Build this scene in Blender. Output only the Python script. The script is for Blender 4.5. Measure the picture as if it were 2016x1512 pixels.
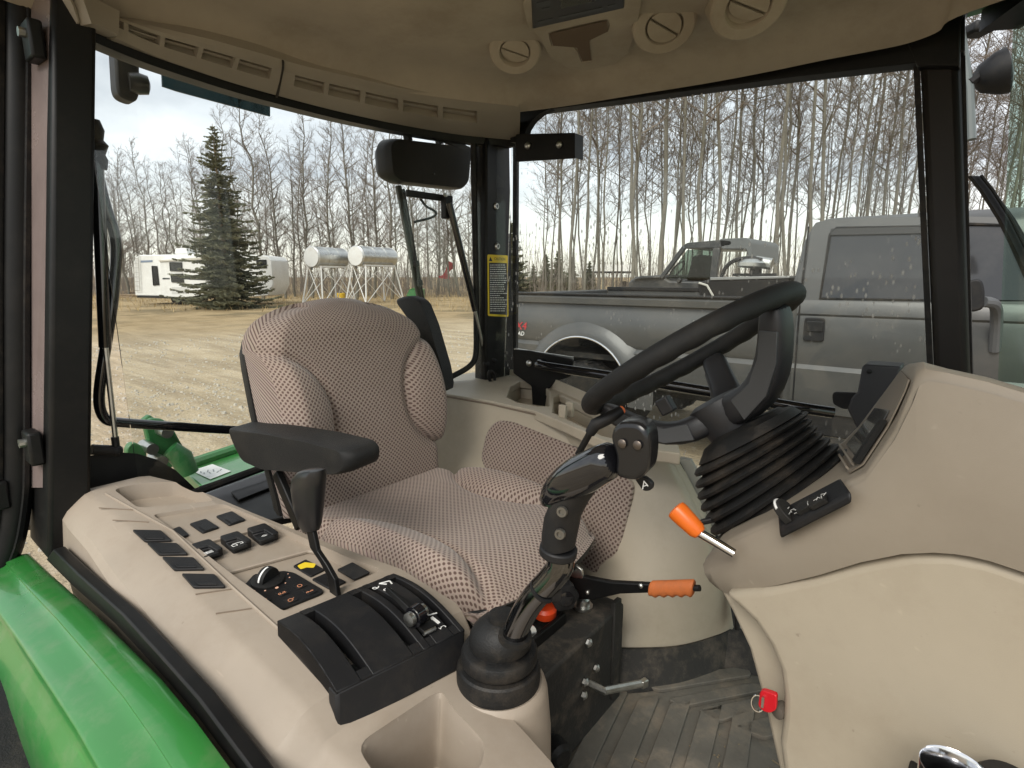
import bpy, bmesh, math, random
from mathutils import Vector, Matrix
R = math.radians
V = Vector
for o in list(bpy.data.objects): bpy.data.objects.remove(o)
SC = bpy.context.scene
COL = SC.collection

# ------------------------------------------------------------------ camera
F, HY = 1100.0, 545.0                    # focal length and horizon row, in pixels of the 2016 px photo
AZ = R(39); PITCH = math.atan((756 - HY) / F); Z0 = 1.6
cam = bpy.data.cameras.new('camera'); camo = bpy.data.objects.new('camera', cam); COL.objects.link(camo)
camo.location = (0, 0, Z0); camo.rotation_euler = (R(90) - PITCH, 0, AZ)
cam.sensor_width = 36; cam.lens = F / 2016 * 36; cam.clip_start = .02; cam.clip_end = 3000
SC.camera = camo
SC.render.resolution_x, SC.render.resolution_y = 1024, 768

# ------------------------------------------------------------------ light
SUN_EL, SUN_AZ = R(45), R(283)           # direction the light comes from (azimuth from +X, counter-clockwise)
w = bpy.data.worlds.new('World'); SC.world = w; w.use_nodes = True
nt = w.node_tree; nt.nodes.clear()
def N(t, ty, **k):
    n = t.nodes.new(ty)
    for a, b in k.items():
        if a.startswith('i_'):
            n.inputs[a[2:].replace('_', ' ')].default_value = b
        else: setattr(n, a, b)
    return n
sky = N(nt, 'ShaderNodeTexSky', sky_type='NISHITA', sun_disc=False)
sky.sun_elevation = SUN_EL; sky.sun_rotation = R(90) - SUN_AZ
bg1 = N(nt, 'ShaderNodeBackground'); bg1.inputs[1].default_value = .1
nt.links.new(sky.outputs[0], bg1.inputs[0])
tc = N(nt, 'ShaderNodeTexCoord'); sx = N(nt, 'ShaderNodeSeparateXYZ'); nt.links.new(tc.outputs['Generated'], sx.inputs[0])
# flatten the direction so that the cloud deck recedes towards the horizon
mz = N(nt, 'ShaderNodeMath', operation='ADD'); mz.inputs[1].default_value = .22; nt.links.new(sx.outputs[2], mz.inputs[0])
dv = N(nt, 'ShaderNodeVectorMath', operation='DIVIDE'); nt.links.new(tc.outputs['Generated'], dv.inputs[0]); nt.links.new(mz.outputs[0], dv.inputs[1])
no = N(nt, 'ShaderNodeTexNoise'); no.inputs['Scale'].default_value = 2.1; no.inputs['Detail'].default_value = 5; no.inputs['Roughness'].default_value = .5
nt.links.new(dv.outputs[0], no.inputs['Vector'])
cr = N(nt, 'ShaderNodeValToRGB'); e = cr.color_ramp.elements
e[0].position = .34; e[0].color = (.56, .585, .62, 1); e[1].position = .62; e[1].color = (.88, .90, .915, 1)
nt.links.new(no.outputs[0], cr.inputs[0])
hz = N(nt, 'ShaderNodeMapRange'); hz.inputs[1].default_value = .02; hz.inputs[2].default_value = .16; hz.inputs[3].default_value = .75; hz.inputs[4].default_value = 0
nt.links.new(sx.outputs[2], hz.inputs[0])
mx = N(nt, 'ShaderNodeMix', data_type='RGBA'); nt.links.new(hz.outputs[0], mx.inputs[0]); nt.links.new(cr.outputs[0], mx.inputs[6]); mx.inputs[7].default_value = (1, .95, .80, 1)
bg2 = N(nt, 'ShaderNodeBackground'); bg2.inputs[1].default_value = .70; nt.links.new(mx.outputs[2], bg2.inputs[0])
ms = N(nt, 'ShaderNodeMixShader'); ms.inputs[0].default_value = .88
nt.links.new(bg1.outputs[0], ms.inputs[1]); nt.links.new(bg2.outputs[0], ms.inputs[2])
wo = N(nt, 'ShaderNodeOutputWorld'); nt.links.new(ms.outputs[0], wo.inputs[0])
sl = bpy.data.lights.new('sun', 'SUN'); sl.energy = 1.5; sl.angle = R(32); sl.color = (1, .95, .86)
so = bpy.data.objects.new('sun', sl); COL.objects.link(so); so.location = (0, 0, 40)
sd = V((math.cos(SUN_AZ) * math.cos(SUN_EL), math.sin(SUN_AZ) * math.cos(SUN_EL), math.sin(SUN_EL)))
so.rotation_euler = sd.to_track_quat('Z', 'Y').to_euler()
SC.view_settings.view_transform = 'Standard'; SC.view_settings.look = 'None'; SC.view_settings.gamma = 1
SC.view_settings.exposure = 1.05
SC.render.engine = 'CYCLES'
SC.cycles.max_bounces = 9; SC.cycles.diffuse_bounces = 5; SC.cycles.glossy_bounces = 4; SC.cycles.transparent_max_bounces = 24
SC.cycles.transmission_bounces = 4; SC.cycles.sample_clamp_indirect = 6; SC.cycles.use_denoising = True

# ------------------------------------------------------------------ measuring: a pixel of the photo as a ray, met with a plane
FW = V((-math.sin(AZ), math.cos(AZ), 0)); RT = V((math.cos(AZ), math.sin(AZ), 0)); EYE = V((0, 0, Z0))
def ray(x, y):
    u = (x - 1008) / F; v = (756 - y) / F
    return FW * (math.cos(PITCH) + v * math.sin(PITCH)) + RT * u + V((0, 0, -math.sin(PITCH) + v * math.cos(PITCH)))
def pn(x, y, n, d):
    r = ray(x, y); n = V(n); return EYE + r * ((d - n.dot(EYE)) / n.dot(r))
def px_(x, y, c): return pn(x, y, (1, 0, 0), c)
def py_(x, y, c): return pn(x, y, (0, 1, 0), c)
def pz_(x, y, c): return pn(x, y, (0, 0, 1), c)
def pd_(x, y, d): return EYE + ray(x, y) * d

# ------------------------------------------------------------------ mesh helpers
class MB:
    def __init__(s): s.v = []; s.f = []; s.uv = {}
    def add(s, vs, fs):
        b = len(s.v); s.v += [V(p) for p in vs]; s.f += [tuple(b + i for i in f) for f in fs]; return s
    def box(s, lo, hi):
        x0, y0, z0 = lo; x1, y1, z1 = hi
        return s.add([(x0,y0,z0),(x1,y0,z0),(x1,y1,z0),(x0,y1,z0),(x0,y0,z1),(x1,y0,z1),(x1,y1,z1),(x0,y1,z1)],
                     [(0,3,2,1),(4,5,6,7),(0,1,5,4),(1,2,6,5),(2,3,7,6),(3,0,4,7)])
    def obox(s, c, ax, ay, az):          # oriented: centre and three half-vectors
        c, ax, ay, az = V(c), V(ax), V(ay), V(az)
        p = [c + ax * i + ay * j + az * k for k in (-1, 1) for i, j in ((-1,-1),(1,-1),(1,1),(-1,1))]
        return s.add(p, [(0,3,2,1),(4,5,6,7),(0,1,5,4),(1,2,6,5),(2,3,7,6),(3,0,4,7)])
    def prism(s, poly, off):
        off = V(off); n = len(poly); a = [V(p) for p in poly]
        return s.add(a + [p + off for p in a], [tuple(range(n))[::-1], tuple(range(n, 2 * n))] + [(i, (i + 1) % n, n + (i + 1) % n, n + i) for i in range(n)])
    def bar(s, a, b, w, h, up=(0, 0, 1)):
        a, b = V(a), V(b); d = (b - a).normalized(); u = V(up); sd_ = d.cross(u).normalized(); u = sd_.cross(d)
        return s.obox((a + b) / 2, (b - a) / 2, sd_ * w / 2, u * h / 2)
    def loft(s, rings, closed=True, cap=True):
        n = len(rings[0]); b = len(s.v)
        for r in rings: s.v += [V(p) for p in r]
        for k in range(len(rings) - 1):
            for i in range(n if closed else n - 1):
                j = (i + 1) % n
                s.f.append((b + k*n + i, b + k*n + j, b + (k+1)*n + j, b + (k+1)*n + i))
        if cap and closed:
            s.f.append(tuple(b + i for i in range(n))[::-1]); m = b + (len(rings) - 1) * n
            s.f.append(tuple(m + i for i in range(n)))
        return s
    def tube(s, path, r, n=10, cap=True):
        path = [V(p) for p in path]; rs = r if isinstance(r, (list, tuple)) else [r] * len(path)
        up = None; rings = []
        for i, p in enumerate(path):
            d = (path[min(i + 1, len(path) - 1)] - path[max(i - 1, 0)]).normalized()
            if up is None:
                up = V((0, 0, 1)) if abs(d.z) < .9 else V((1, 0, 0))
            u = (up - d * up.dot(d)); u.normalize(); up = u; q = d.cross(u)
            rings.append([p + (u * math.cos(t) + q * math.sin(t)) * rs[i] for t in (2 * math.pi * k / n for k in range(n))])
        return s.loft(rings, True, cap)
    def lathe(s, prof, o=(0,0,0), ax=(0,0,1), n=24, cap=True):
        o = V(o); ax = V(ax).normalized(); u = ax.orthogonal().normalized(); q = ax.cross(u)
        return s.loft([[o + ax * h + (u * math.cos(t) + q * math.sin(t)) * r for t in (2 * math.pi * k / n for k in range(n))] for r, h in prof], True, cap)
    def grid(s, fn, nu, nv, uv=None):
        b = len(s.v)
        for j in range(nv + 1):
            for i in range(nu + 1):
                s.v.append(V(fn(i / nu, j / nv)))
                if uv: s.uv[b + j * (nu + 1) + i] = uv(i / nu, j / nv)
        for j in range(nv):
            for i in range(nu):
                a = b + j * (nu + 1) + i; s.f.append((a, a + 1, a + nu + 2, a + nu + 1))
        return s
    def ball(s, c, r, n=12, m=8, sc=(1,1,1)):
        c = V(c); return s.loft([[c + V((math.sin(a) * math.cos(t) * r * sc[0], math.sin(a) * math.sin(t) * r * sc[1], -math.cos(a) * r * sc[2])) for t in (2 * math.pi * k / n for k in range(n))] for a in (max(.02, min(math.pi - .02, math.pi * i / m)) for i in range(m + 1))])
def rnd(pts, r, n=4, closed=True):       # round the corners of a polygon or path
    pts = [V(p) for p in pts]; out = []; L = len(pts)
    for i, p in enumerate(pts):
        if not closed and i in (0, L - 1): out.append(p); continue
        a, b = pts[i - 1], pts[(i + 1) % L]
        ra = min(r, (a - p).length * .45); rb = min(r, (b - p).length * .45)
        A_ = p + (a - p).normalized() * ra; B_ = p + (b - p).normalized() * rb
        for k in range(n + 1):
            t = k / n; out.append(A_ * (1-t)**2 + p * 2*t*(1-t) + B_ * t*t)
    return out
def smoothpath(pts, n=6):                # Catmull-Rom
    pts = [V(p) for p in pts]; out = []
    for i in range(len(pts) - 1):
        p0, p1, p2, p3 = pts[max(i-1,0)], pts[i], pts[i+1], pts[min(i+2,len(pts)-1)]
        for k in range(n):
            t = k / n
            out.append(.5 * ((2*p1) + (p2-p0)*t + (2*p0-5*p1+4*p2-p3)*t*t + (3*p1-p0-3*p2+p3)*t**3))
    return out + [pts[-1]]
ORG = {}                                  # world place of each thing and part
def mesh(name, mb, mat, org=V((0,0,0)), smooth=35):
    me = bpy.data.meshes.new(name); me.from_pydata([tuple(p - org) for p in mb.v], [], mb.f); me.materials.append(mat)
    if mb.uv:
        l = me.uv_layers.new(name='UV')
        for lp in me.loops: l.data[lp.index].uv = mb.uv.get(lp.vertex_index, (0, 0))
    if smooth is not None:
        bm = bmesh.new(); bm.from_mesh(me); bmesh.ops.recalc_face_normals(bm, faces=bm.faces); bm.to_mesh(me); bm.free()
        for p in me.polygons: p.use_smooth = True
        me.set_sharp_from_angle(angle=R(smooth))
    return me
def ob(name, mb, mat, parent=None, bevel=0, seg=2, sub=0, smooth=35, cuts=None, org=None):
    base = org if org is not None else (ORG[parent.name] if parent else V((0,0,0)))
    base = V(base)
    me = mesh(name, mb, mat, base, smooth)
    if cuts: me = cut_mesh(me, [mesh('cutter', c, mat, base, None) for c in cuts], smooth)
    o = bpy.data.objects.new(name, me); COL.objects.link(o)
    if parent: o.parent = parent; o.location = base - ORG[parent.name]
    else: o.location = base
    ORG[o.name] = base
    if bevel:
        b = o.modifiers.new('bevel', 'BEVEL'); b.width = bevel; b.segments = seg; b.limit_method = 'ANGLE'; b.angle_limit = R(32); b.use_clamp_overlap = True
        b.harden_normals = False
    if sub:
        b = o.modifiers.new('subd', 'SUBSURF'); b.levels = b.render_levels = sub
    return o
def cut_mesh(me, cutters, smooth):
    t = bpy.data.objects.new('work', me); COL.objects.link(t); extra = []
    for c in cutters:
        bm = bmesh.new(); bm.from_mesh(c); bmesh.ops.recalc_face_normals(bm, faces=bm.faces); bm.to_mesh(c); bm.free()
        co = bpy.data.objects.new('work_cut', c); COL.objects.link(co); extra.append(co)
        m = t.modifiers.new('b', 'BOOLEAN'); m.operation = 'DIFFERENCE'; m.object = co; m.solver = 'EXACT'
    dg = bpy.context.evaluated_depsgraph_get(); out = bpy.data.meshes.new_from_object(t.evaluated_get(dg))
    for x in extra + [t]: bpy.data.objects.remove(x)
    for p in out.polygons: p.use_smooth = True
    out.set_sharp_from_angle(angle=R(smooth or 35))
    return out
def tag(o, label=None, cat=None, group=None, kind=None):
    if label: o['label'] = label
    if cat: o['category'] = cat
    if group: o['group'] = group
    if kind: o['kind'] = kind
    return o
def thing(name, loc, label, cat, group=None):
    o = bpy.data.objects.new(name, None); COL.objects.link(o); o.location = V(loc); o.empty_display_size = .1
    ORG[o.name] = V(loc); return tag(o, label, cat, group)
def kids(o): return [c for c in bpy.data.objects if c.parent == o]
CH = {}
def dup(o, loc, rz=0, sc=1, label=None, group=None, parent=None):
    c = o.copy(); COL.objects.link(c); c.location = loc; c.rotation_euler = (0, 0, rz); c.scale = (sc,) * 3
    if o.name not in CH: CH[o.name] = [(k, kids(k)) for k in kids(o)]
    for k, g in CH[o.name]:
        d = k.copy(); COL.objects.link(d); d.parent = c
        for q in g:
            h = q.copy(); COL.objects.link(h); h.parent = d
    if label: c['label'] = label
    if group: c['group'] = group
    ORG[c.name] = V(loc)
    return c
def piece(src, parent, off):              # another object on the same mesh, moved by off
    c = src.copy(); COL.objects.link(c); c.parent = parent; c.location = src.location + V(off); ORG[c.name] = ORG[src.name] + V(off); return c
def text_mb(body, size, o, ax, ay, depth=.0006):
    cu = bpy.data.curves.new('t', 'FONT'); cu.body = body; cu.size = size; cu.extrude = 0; cu.align_x = 'CENTER'; cu.align_y = 'CENTER'
    t = bpy.data.objects.new('t', cu); COL.objects.link(t)
    dg = bpy.context.evaluated_depsgraph_get(); me = bpy.data.meshes.new_from_object(t.evaluated_get(dg))
    bpy.data.objects.remove(t)
    ax = V(ax).normalized(); ay = V(ay).normalized(); o = V(o); m = MB()
    m.add([o + ax * v.co.x + ay * v.co.y for v in me.vertices], [tuple(p.vertices) for p in me.polygons])
    return m

# ------------------------------------------------------------------ materials
MATS = {}
def mat(name, col, rough=.5, metal=0, bump=0, bscale=200, var=0, vscale=6, spec=.5, coat=0, dirt=None, dscale=5, damt=.5, coord='Object', speck=0):
    m = bpy.data.materials.new(name); m.use_nodes = True; t = m.node_tree; b = t.nodes['Principled BSDF']
    b.inputs['Base Color'].default_value = (*col, 1); b.inputs['Roughness'].default_value = rough; b.inputs['Metallic'].default_value = metal
    b.inputs['Specular IOR Level'].default_value = spec; b.inputs['Coat Weight'].default_value = coat; b.inputs['Coat Roughness'].default_value = .05
    L = t.links.new; tc = N(t, 'ShaderNodeTexCoord'); out = None
    if var:
        n = N(t, 'ShaderNodeTexNoise'); n.inputs['Scale'].default_value = vscale; n.inputs['Detail'].default_value = 6; n.inputs['Roughness'].default_value = .65; L(tc.outputs[coord], n.inputs['Vector'])
        mr = N(t, 'ShaderNodeMapRange'); mr.inputs[1].default_value = .3; mr.inputs[2].default_value = .7; mr.inputs[3].default_value = 1 - var; mr.inputs[4].default_value = 1 + var; L(n.outputs[0], mr.inputs[0])
        mx = N(t, 'ShaderNodeVectorMath', operation='SCALE'); mx.inputs[0].default_value = col; L(mr.outputs[0], mx.inputs['Scale']); out = mx.outputs[0]
        rr = N(t, 'ShaderNodeMapRange'); rr.inputs[3].default_value = max(.02, rough - .12); rr.inputs[4].default_value = min(1, rough + .12); L(n.outputs[0], rr.inputs[0]); L(rr.outputs[0], b.inputs['Roughness'])
    if dirt:
        n = N(t, 'ShaderNodeTexNoise'); n.inputs['Scale'].default_value = dscale; n.inputs['Detail'].default_value = 9; n.inputs['Roughness'].default_value = .72; L(tc.outputs[coord], n.inputs['Vector'])
        mr = N(t, 'ShaderNodeMapRange'); mr.inputs[1].default_value = .48; mr.inputs[2].default_value = .72; mr.inputs[3].default_value = 0; mr.inputs[4].default_value = damt; L(n.outputs[0], mr.inputs[0])
        mx = N(t, 'ShaderNodeMix', data_type='RGBA'); L(mr.outputs[0], mx.inputs[0]); mx.inputs[6].default_value = (*col, 1); mx.inputs[7].default_value = (*dirt, 1)
        if out: L(out, mx.inputs[6])
        out = mx.outputs[2]
    if speck:                             # scattered small scuffs and crumbs of dirt
        n = N(t, 'ShaderNodeTexNoise'); n.inputs['Scale'].default_value = 85; n.inputs['Detail'].default_value = 2; L(tc.outputs[coord], n.inputs['Vector'])
        mr = N(t, 'ShaderNodeMapRange'); mr.inputs[1].default_value = .74; mr.inputs[2].default_value = .82; mr.inputs[4].default_value = speck * .7; L(n.outputs[0], mr.inputs[0])
        mp = N(t, 'ShaderNodeMapping'); mp.inputs['Rotation'].default_value = (.4, .3, .7); mp.inputs['Scale'].default_value = (9, 120, 60); L(tc.outputs[coord], mp.inputs[0])
        n2 = N(t, 'ShaderNodeTexNoise'); n2.inputs['Scale'].default_value = 1; n2.inputs['Detail'].default_value = 2; L(mp.outputs[0], n2.inputs['Vector'])
        m2 = N(t, 'ShaderNodeMapRange'); m2.inputs[1].default_value = .72; m2.inputs[2].default_value = .78; m2.inputs[4].default_value = speck * .6; L(n2.outputs[0], m2.inputs[0])
        mx = N(t, 'ShaderNodeMix', data_type='RGBA'); L(mr.outputs[0], mx.inputs[0]); mx.inputs[6].default_value = (*col, 1); mx.inputs[7].default_value = (.12, .095, .07, 1)
        if out: L(out, mx.inputs[6])
        my = N(t, 'ShaderNodeMix', data_type='RGBA'); L(m2.outputs[0], my.inputs[0]); L(mx.outputs[2], my.inputs[6]); my.inputs[7].default_value = tuple(min(1, c * 1.5) for c in col) + (1,); out = my.outputs[2]
    if out: L(out, b.inputs['Base Color'])
    if bump:
        n = N(t, 'ShaderNodeTexNoise'); n.inputs['Scale'].default_value = bscale; n.inputs['Detail'].default_value = 3; L(tc.outputs[coord], n.inputs['Vector'])
        bp = N(t, 'ShaderNodeBump'); bp.inputs['Strength'].default_value = bump; bp.inputs['Distance'].default_value = .004; L(n.outputs[0], bp.inputs['Height']); L(bp.outputs[0], b.inputs['Normal'])
    MATS[name] = m; return m
BEIGE = mat('beige_plastic', (.345, .290, .232), .52, bump=.1, bscale=1300, var=.07, vscale=5, dirt=(.22, .165, .115), dscale=7, damt=.32, speck=.6)
LINER = mat('headliner', (.38, .325, .255), .85, bump=.25, bscale=700, var=.12, vscale=4, dirt=(.17, .12, .07), dscale=3, damt=.4)
TRIM = mat('roof_trim_plastic', (.31, .27, .215), .6, bump=.12, bscale=900, var=.05)
DASHM = mat('dash_plastic', (.395, .342, .262), .5, bump=.1, bscale=1300, var=.06, vscale=3, dirt=(.25, .195, .135), dscale=4.5, damt=.34, speck=.55)
COWL = mat('cowl_plastic', (.29, .248, .195), .5, bump=.1, bscale=1300, var=.05, vscale=3, dirt=(.2, .16, .12), dscale=5, damt=.25, speck=.5)
BLACK = mat('black_plastic', (.010, .010, .011), .5, bump=.15, bscale=1200, var=.1, vscale=9, spec=.35, dirt=(.05, .042, .033), dscale=14, damt=.35)
SOFTB = mat('soft_black', (.011, .011, .011), .6, bump=.3, bscale=1500, spec=.35, dirt=(.04, .036, .03), dscale=10, damt=.5)
PAINTB = mat('black_paint', (.006, .006, .006), .45, var=.1, spec=.3, dirt=(.03, .026, .022), dscale=8, damt=.35)
GLOSSB = mat('gloss_black', (.008, .008, .01), .08, coat=.6)
RUBBER = mat('rubber', (.010, .010, .010), .55, spec=.35, bump=.2, bscale=400, dirt=(.075, .06, .045), dscale=18, damt=.55)
DUSTB = mat('dusty_black', (.02, .019, .017), .7, bump=.2, bscale=150, dirt=(.13, .105, .078), dscale=16, damt=.7)
CHROME = mat('chrome', (.75, .75, .76), .12, metal=1)
STEEL = mat('zinc_steel', (.55, .55, .52), .35, metal=1, var=.15, vscale=40)
WHITE = mat('white_print', (.82, .82, .80), .6)
ORANGEP = mat('orange_print', (.75, .33, .18), .6)
YELLOW = mat('yellow_print', (.82, .60, .03), .5)
ORANGE = mat('orange_plastic', (.80, .16, .015), .35, var=.05)
ORANGEG = mat('orange_rubber', (.62, .17, .045), .6, bump=.2, bscale=600, dirt=(.25, .1, .05), dscale=20, damt=.5)
RED = mat('red_plastic', (.55, .012, .02), .35)
GREEN = mat('green_paint', (.028, .19, .035), .30, coat=.4, var=.08, vscale=3, dirt=(.17, .23, .12), dscale=11, damt=.5, speck=.5)
GREEND = mat('green_cast', (.03, .15, .045), .4, bump=.2, bscale=60, var=.15, dirt=(.12, .12, .07), dscale=12, damt=.5)
DARKG = mat('dark_screen', (.012, .014, .018), .15)
def glass_mat(name, tint, refl=.06, dust=0.0, spots=0.0):
    m = bpy.data.materials.new(name); m.use_nodes = True; t = m.node_tree; t.nodes.clear(); L = t.links.new
    tr = N(t, 'ShaderNodeBsdfTransparent'); tr.inputs[0].default_value = (*tint, 1)
    gl = N(t, 'ShaderNodeBsdfGlossy'); gl.inputs['Roughness'].default_value = .02
    fr = N(t, 'ShaderNodeFresnel'); fr.inputs[0].default_value = 1.3
    m1 = N(t, 'ShaderNodeMixShader'); L(fr.outputs[0], m1.inputs[0]); L(tr.outputs[0], m1.inputs[1]); L(gl.outputs[0], m1.inputs[2])
    last = m1
    if dust:
        tc = N(t, 'ShaderNodeTexCoord'); dd_ = N(t, 'ShaderNodeBsdfDiffuse'); dd_.inputs[0].default_value = (.6, .58, .54, 1); dt_ = N(t, 'ShaderNodeBsdfTranslucent'); dt_.inputs[0].default_value = (.6, .58, .54, 1); df = N(t, 'ShaderNodeMixShader'); L(dd_.outputs[0], df.inputs[1]); L(dt_.outputs[0], df.inputs[2])
        n = N(t, 'ShaderNodeTexNoise'); n.inputs['Scale'].default_value = 3; n.inputs['Detail'].default_value = 8; n.inputs['Roughness'].default_value = .7; L(tc.outputs['Object'], n.inputs['Vector'])
        mr = N(t, 'ShaderNodeMapRange'); mr.inputs[1].default_value = .4; mr.inputs[2].default_value = .75; mr.inputs[4].default_value = dust; L(n.outputs[0], mr.inputs[0])
        fac = mr.outputs[0]
        if spots:
            mp = N(t, 'ShaderNodeMapping'); mp.inputs['Scale'].default_value = (1, 1, .45); L(tc.outputs['Object'], mp.inputs[0])
            vo = N(t, 'ShaderNodeTexVoronoi'); vo.inputs['Scale'].default_value = 62; L(mp.outputs[0], vo.inputs['Vector'])
            r2 = N(t, 'ShaderNodeMapRange'); r2.inputs[1].default_value = .12; r2.inputs[2].default_value = .24; r2.inputs[3].default_value = spots; r2.inputs[4].default_value = 0; L(vo.outputs['Distance'], r2.inputs[0])
            n2 = N(t, 'ShaderNodeTexNoise'); n2.inputs['Scale'].default_value = 4.5; n2.inputs['Detail'].default_value = 4; L(tc.outputs['Object'], n2.inputs['Vector'])
            r3 = N(t, 'ShaderNodeMapRange'); r3.inputs[1].default_value = .47; r3.inputs[2].default_value = .56; L(n2.outputs[0], r3.inputs[0])
            mu = N(t, 'ShaderNodeMath', operation='MULTIPLY'); L(r2.outputs[0], mu.inputs[0]); L(r3.outputs[0], mu.inputs[1])
            ad = N(t, 'ShaderNodeMath', operation='ADD', use_clamp=True); L(mu.outputs[0], ad.inputs[0]); L(fac, ad.inputs[1]); fac = ad.outputs[0]
        m2 = N(t, 'ShaderNodeMixShader'); L(fac, m2.inputs[0]); L(m1.outputs[0], m2.inputs[1]); L(df.outputs[0], m2.inputs[2]); last = m2
    o = N(t, 'ShaderNodeOutputMaterial'); L(last.outputs[0], o.inputs[0]); MATS[name] = m; return m
GLASS = glass_mat('window_glass', (.97, .985, .975), dust=.03)
GLASSL = glass_mat('dusty_glass', (.96, .98, .97), dust=.05, spots=.8)
GLASSG = glass_mat('green_tint_glass', (.82, .92, .87), dust=.035)
def fabric_mat():
    m = bpy.data.materials.new('seat_fabric'); m.use_nodes = True; t = m.node_tree; L = t.links.new; b = t.nodes['Principled BSDF']
    b.inputs['Roughness'].default_value = .95; b.inputs['Specular IOR Level'].default_value = .15; b.inputs['Sheen Weight'].default_value = .25
    tc = N(t, 'ShaderNodeTexCoord'); sp = N(t, 'ShaderNodeSeparateXYZ'); L(tc.outputs['UV'], sp.inputs[0])
    def M(op, a, b_=None):
        n = N(t, 'ShaderNodeMath', operation=op)
        for i, q in enumerate((a, b_)):
            if q is None: continue
            if isinstance(q, (int, float)): n.inputs[i].default_value = q
            else: L(q, n.inputs[i])
        return n.outputs[0]
    P = .0126
    nz = N(t, 'ShaderNodeTexNoise'); nz.inputs['Scale'].default_value = 160; L(tc.outputs['UV'], nz.inputs['Vector'])
    wob = M('MULTIPLY', M('SUBTRACT', nz.outputs[0], .5), .35)
    u = M('ADD', M('MULTIPLY', sp.outputs[0], 2 * math.pi / P), wob); v = M('ADD', M('MULTIPLY', sp.outputs[1], 2 * math.pi / (P * 1.05)), wob)
    # two interleaved square lattices make the diamond pattern of spots
    a = M('MULTIPLY', M('COSINE', u), M('COSINE', v))
    s2 = M('ABSOLUTE', M('MULTIPLY', M('COSINE', M('MULTIPLY', u, .5)), M('COSINE', M('MULTIPLY', v, .5))))
    s3 = M('ABSOLUTE', M('MULTIPLY', M('SINE', M('MULTIPLY', u, .5)), M('SINE', M('MULTIPLY', v, .5))))
    h = M('MAXIMUM', s2, s3)
    mr = N(t, 'ShaderNodeMapRange'); mr.inputs[1].default_value = .68; mr.inputs[2].default_value = .84; L(h, mr.inputs[0])
    n2 = N(t, 'ShaderNodeTexNoise'); n2.inputs['Scale'].default_value = 7; n2.inputs['Detail'].default_value = 5; L(tc.outputs['UV'], n2.inputs['Vector'])
    lt = N(t, 'ShaderNodeMix', data_type='RGBA'); L(n2.outputs[0], lt.inputs[0]); lt.inputs[6].default_value = (.30, .236, .20, 1); lt.inputs[7].default_value = (.41, .33, .283, 1)
    mx = N(t, 'ShaderNodeMix', data_type='RGBA'); L(mr.outputs[0], mx.inputs[0]); L(lt.outputs[2], mx.inputs[6]); mx.inputs[7].default_value = (.125, .083, .069, 1)
    n3 = N(t, 'ShaderNodeTexNoise'); n3.inputs['Scale'].default_value = 1400; L(tc.outputs['UV'], n3.inputs['Vector'])
    m3 = N(t, 'ShaderNodeMix', data_type='RGBA', blend_type='MULTIPLY'); m3.inputs[0].default_value = .5; L(mx.outputs[2], m3.inputs[6]); L(n3.outputs['Color'], m3.inputs[7])
    sc_ = N(t, 'ShaderNodeVectorMath', operation='SCALE'); sc_.inputs['Scale'].default_value = 1.3; L(m3.outputs[2], sc_.inputs[0])
    L(sc_.outputs[0], b.inputs['Base Color'])
    bp = N(t, 'ShaderNodeBump'); bp.inputs['Strength'].default_value = .5; bp.inputs['Distance'].default_value = .0015; bp.invert = True; L(mr.outputs[0], bp.inputs['Height']); L(bp.outputs[0], b.inputs['Normal'])
    return m
FABRIC = fabric_mat()
# ================================================================== tractor cab shell
CAB = thing('tractor_cab', (-.7, .95, .63), 'black framed tractor cab with beige headliner and large dusty windows', 'tractor cab')
def strip_prism(name, px4, plane, off, m, parent, bevel=.004, **k):
    return ob(name, MB().prism([plane(*p) for p in px4], off), m, parent, bevel=bevel, **k)
def pillar(bl, br, tl, tr, plane, off, zlow, m=PAINTB, bevel=.008):
    a, b, c, d = plane(*bl), plane(*br), plane(*tl), plane(*tr)
    def at(p, q, z): return p + (q - p) * ((z - p.z) / (q.z - p.z))
    r0 = [at(a, c, zlow), at(b, d, zlow)]; r1 = [at(a, c, 2.14), at(b, d, 2.14)]
    off = V(off)
    return ob('pillar', MB().loft([[r0[0], r0[1], r0[1] + off, r0[0] + off], [r1[0], r1[1], r1[1] + off, r1[0] + off]]), m, CAB, bevel=bevel)
plr = pillar((957, 735), (1012, 735), (957, 275), (1004, 275), lambda x, y: px_(x, y, -1.40), (-.07, .01, 0), .95)
prr = pillar((96, 960), (180, 960), (103, 60), (191, 60), lambda x, y: px_(x, y, -1.42), (-.16, 0, 0), 1.02)
plf = pillar((1836, 720), (1908, 720), (1806, 60), (1888, 60), lambda x, y: py_(x, y, 1.75), (.01, .08, 0), .70, mat('pillar_paint', (.014, .0115, .010), .45, var=.1, spec=.35), .016)
# outer rubber edges of the pillars
for (a, b), c in (((1014, 735), (1016, 275)), .012),:
    p, q = px_(*a, -1.41), px_(*b, -1.41); ob('window_seal', MB().bar(p, q, .014, .02, (1, 0, 0)), RUBBER, plr)
p, q = px_(951, 740, -1.43), px_(949, 278, -1.43); ob('window_seal', MB().bar(p, q, .02, .02, (1, 0, 0)), RUBBER, plr, bevel=.004)
p, q = py_(1832, 740, 1.77), py_(1804, 118, 1.77); ob('window_seal', MB().bar(p, q, .012, .02, (0, 1, 0)), RUBBER, plf)
p, q = py_(1909, 740, 1.78), py_(1893, 60, 1.78); ob('window_seal', MB().bar(p, q, .012, .02, (0, 1, 0)), RUBBER, plf)
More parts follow.
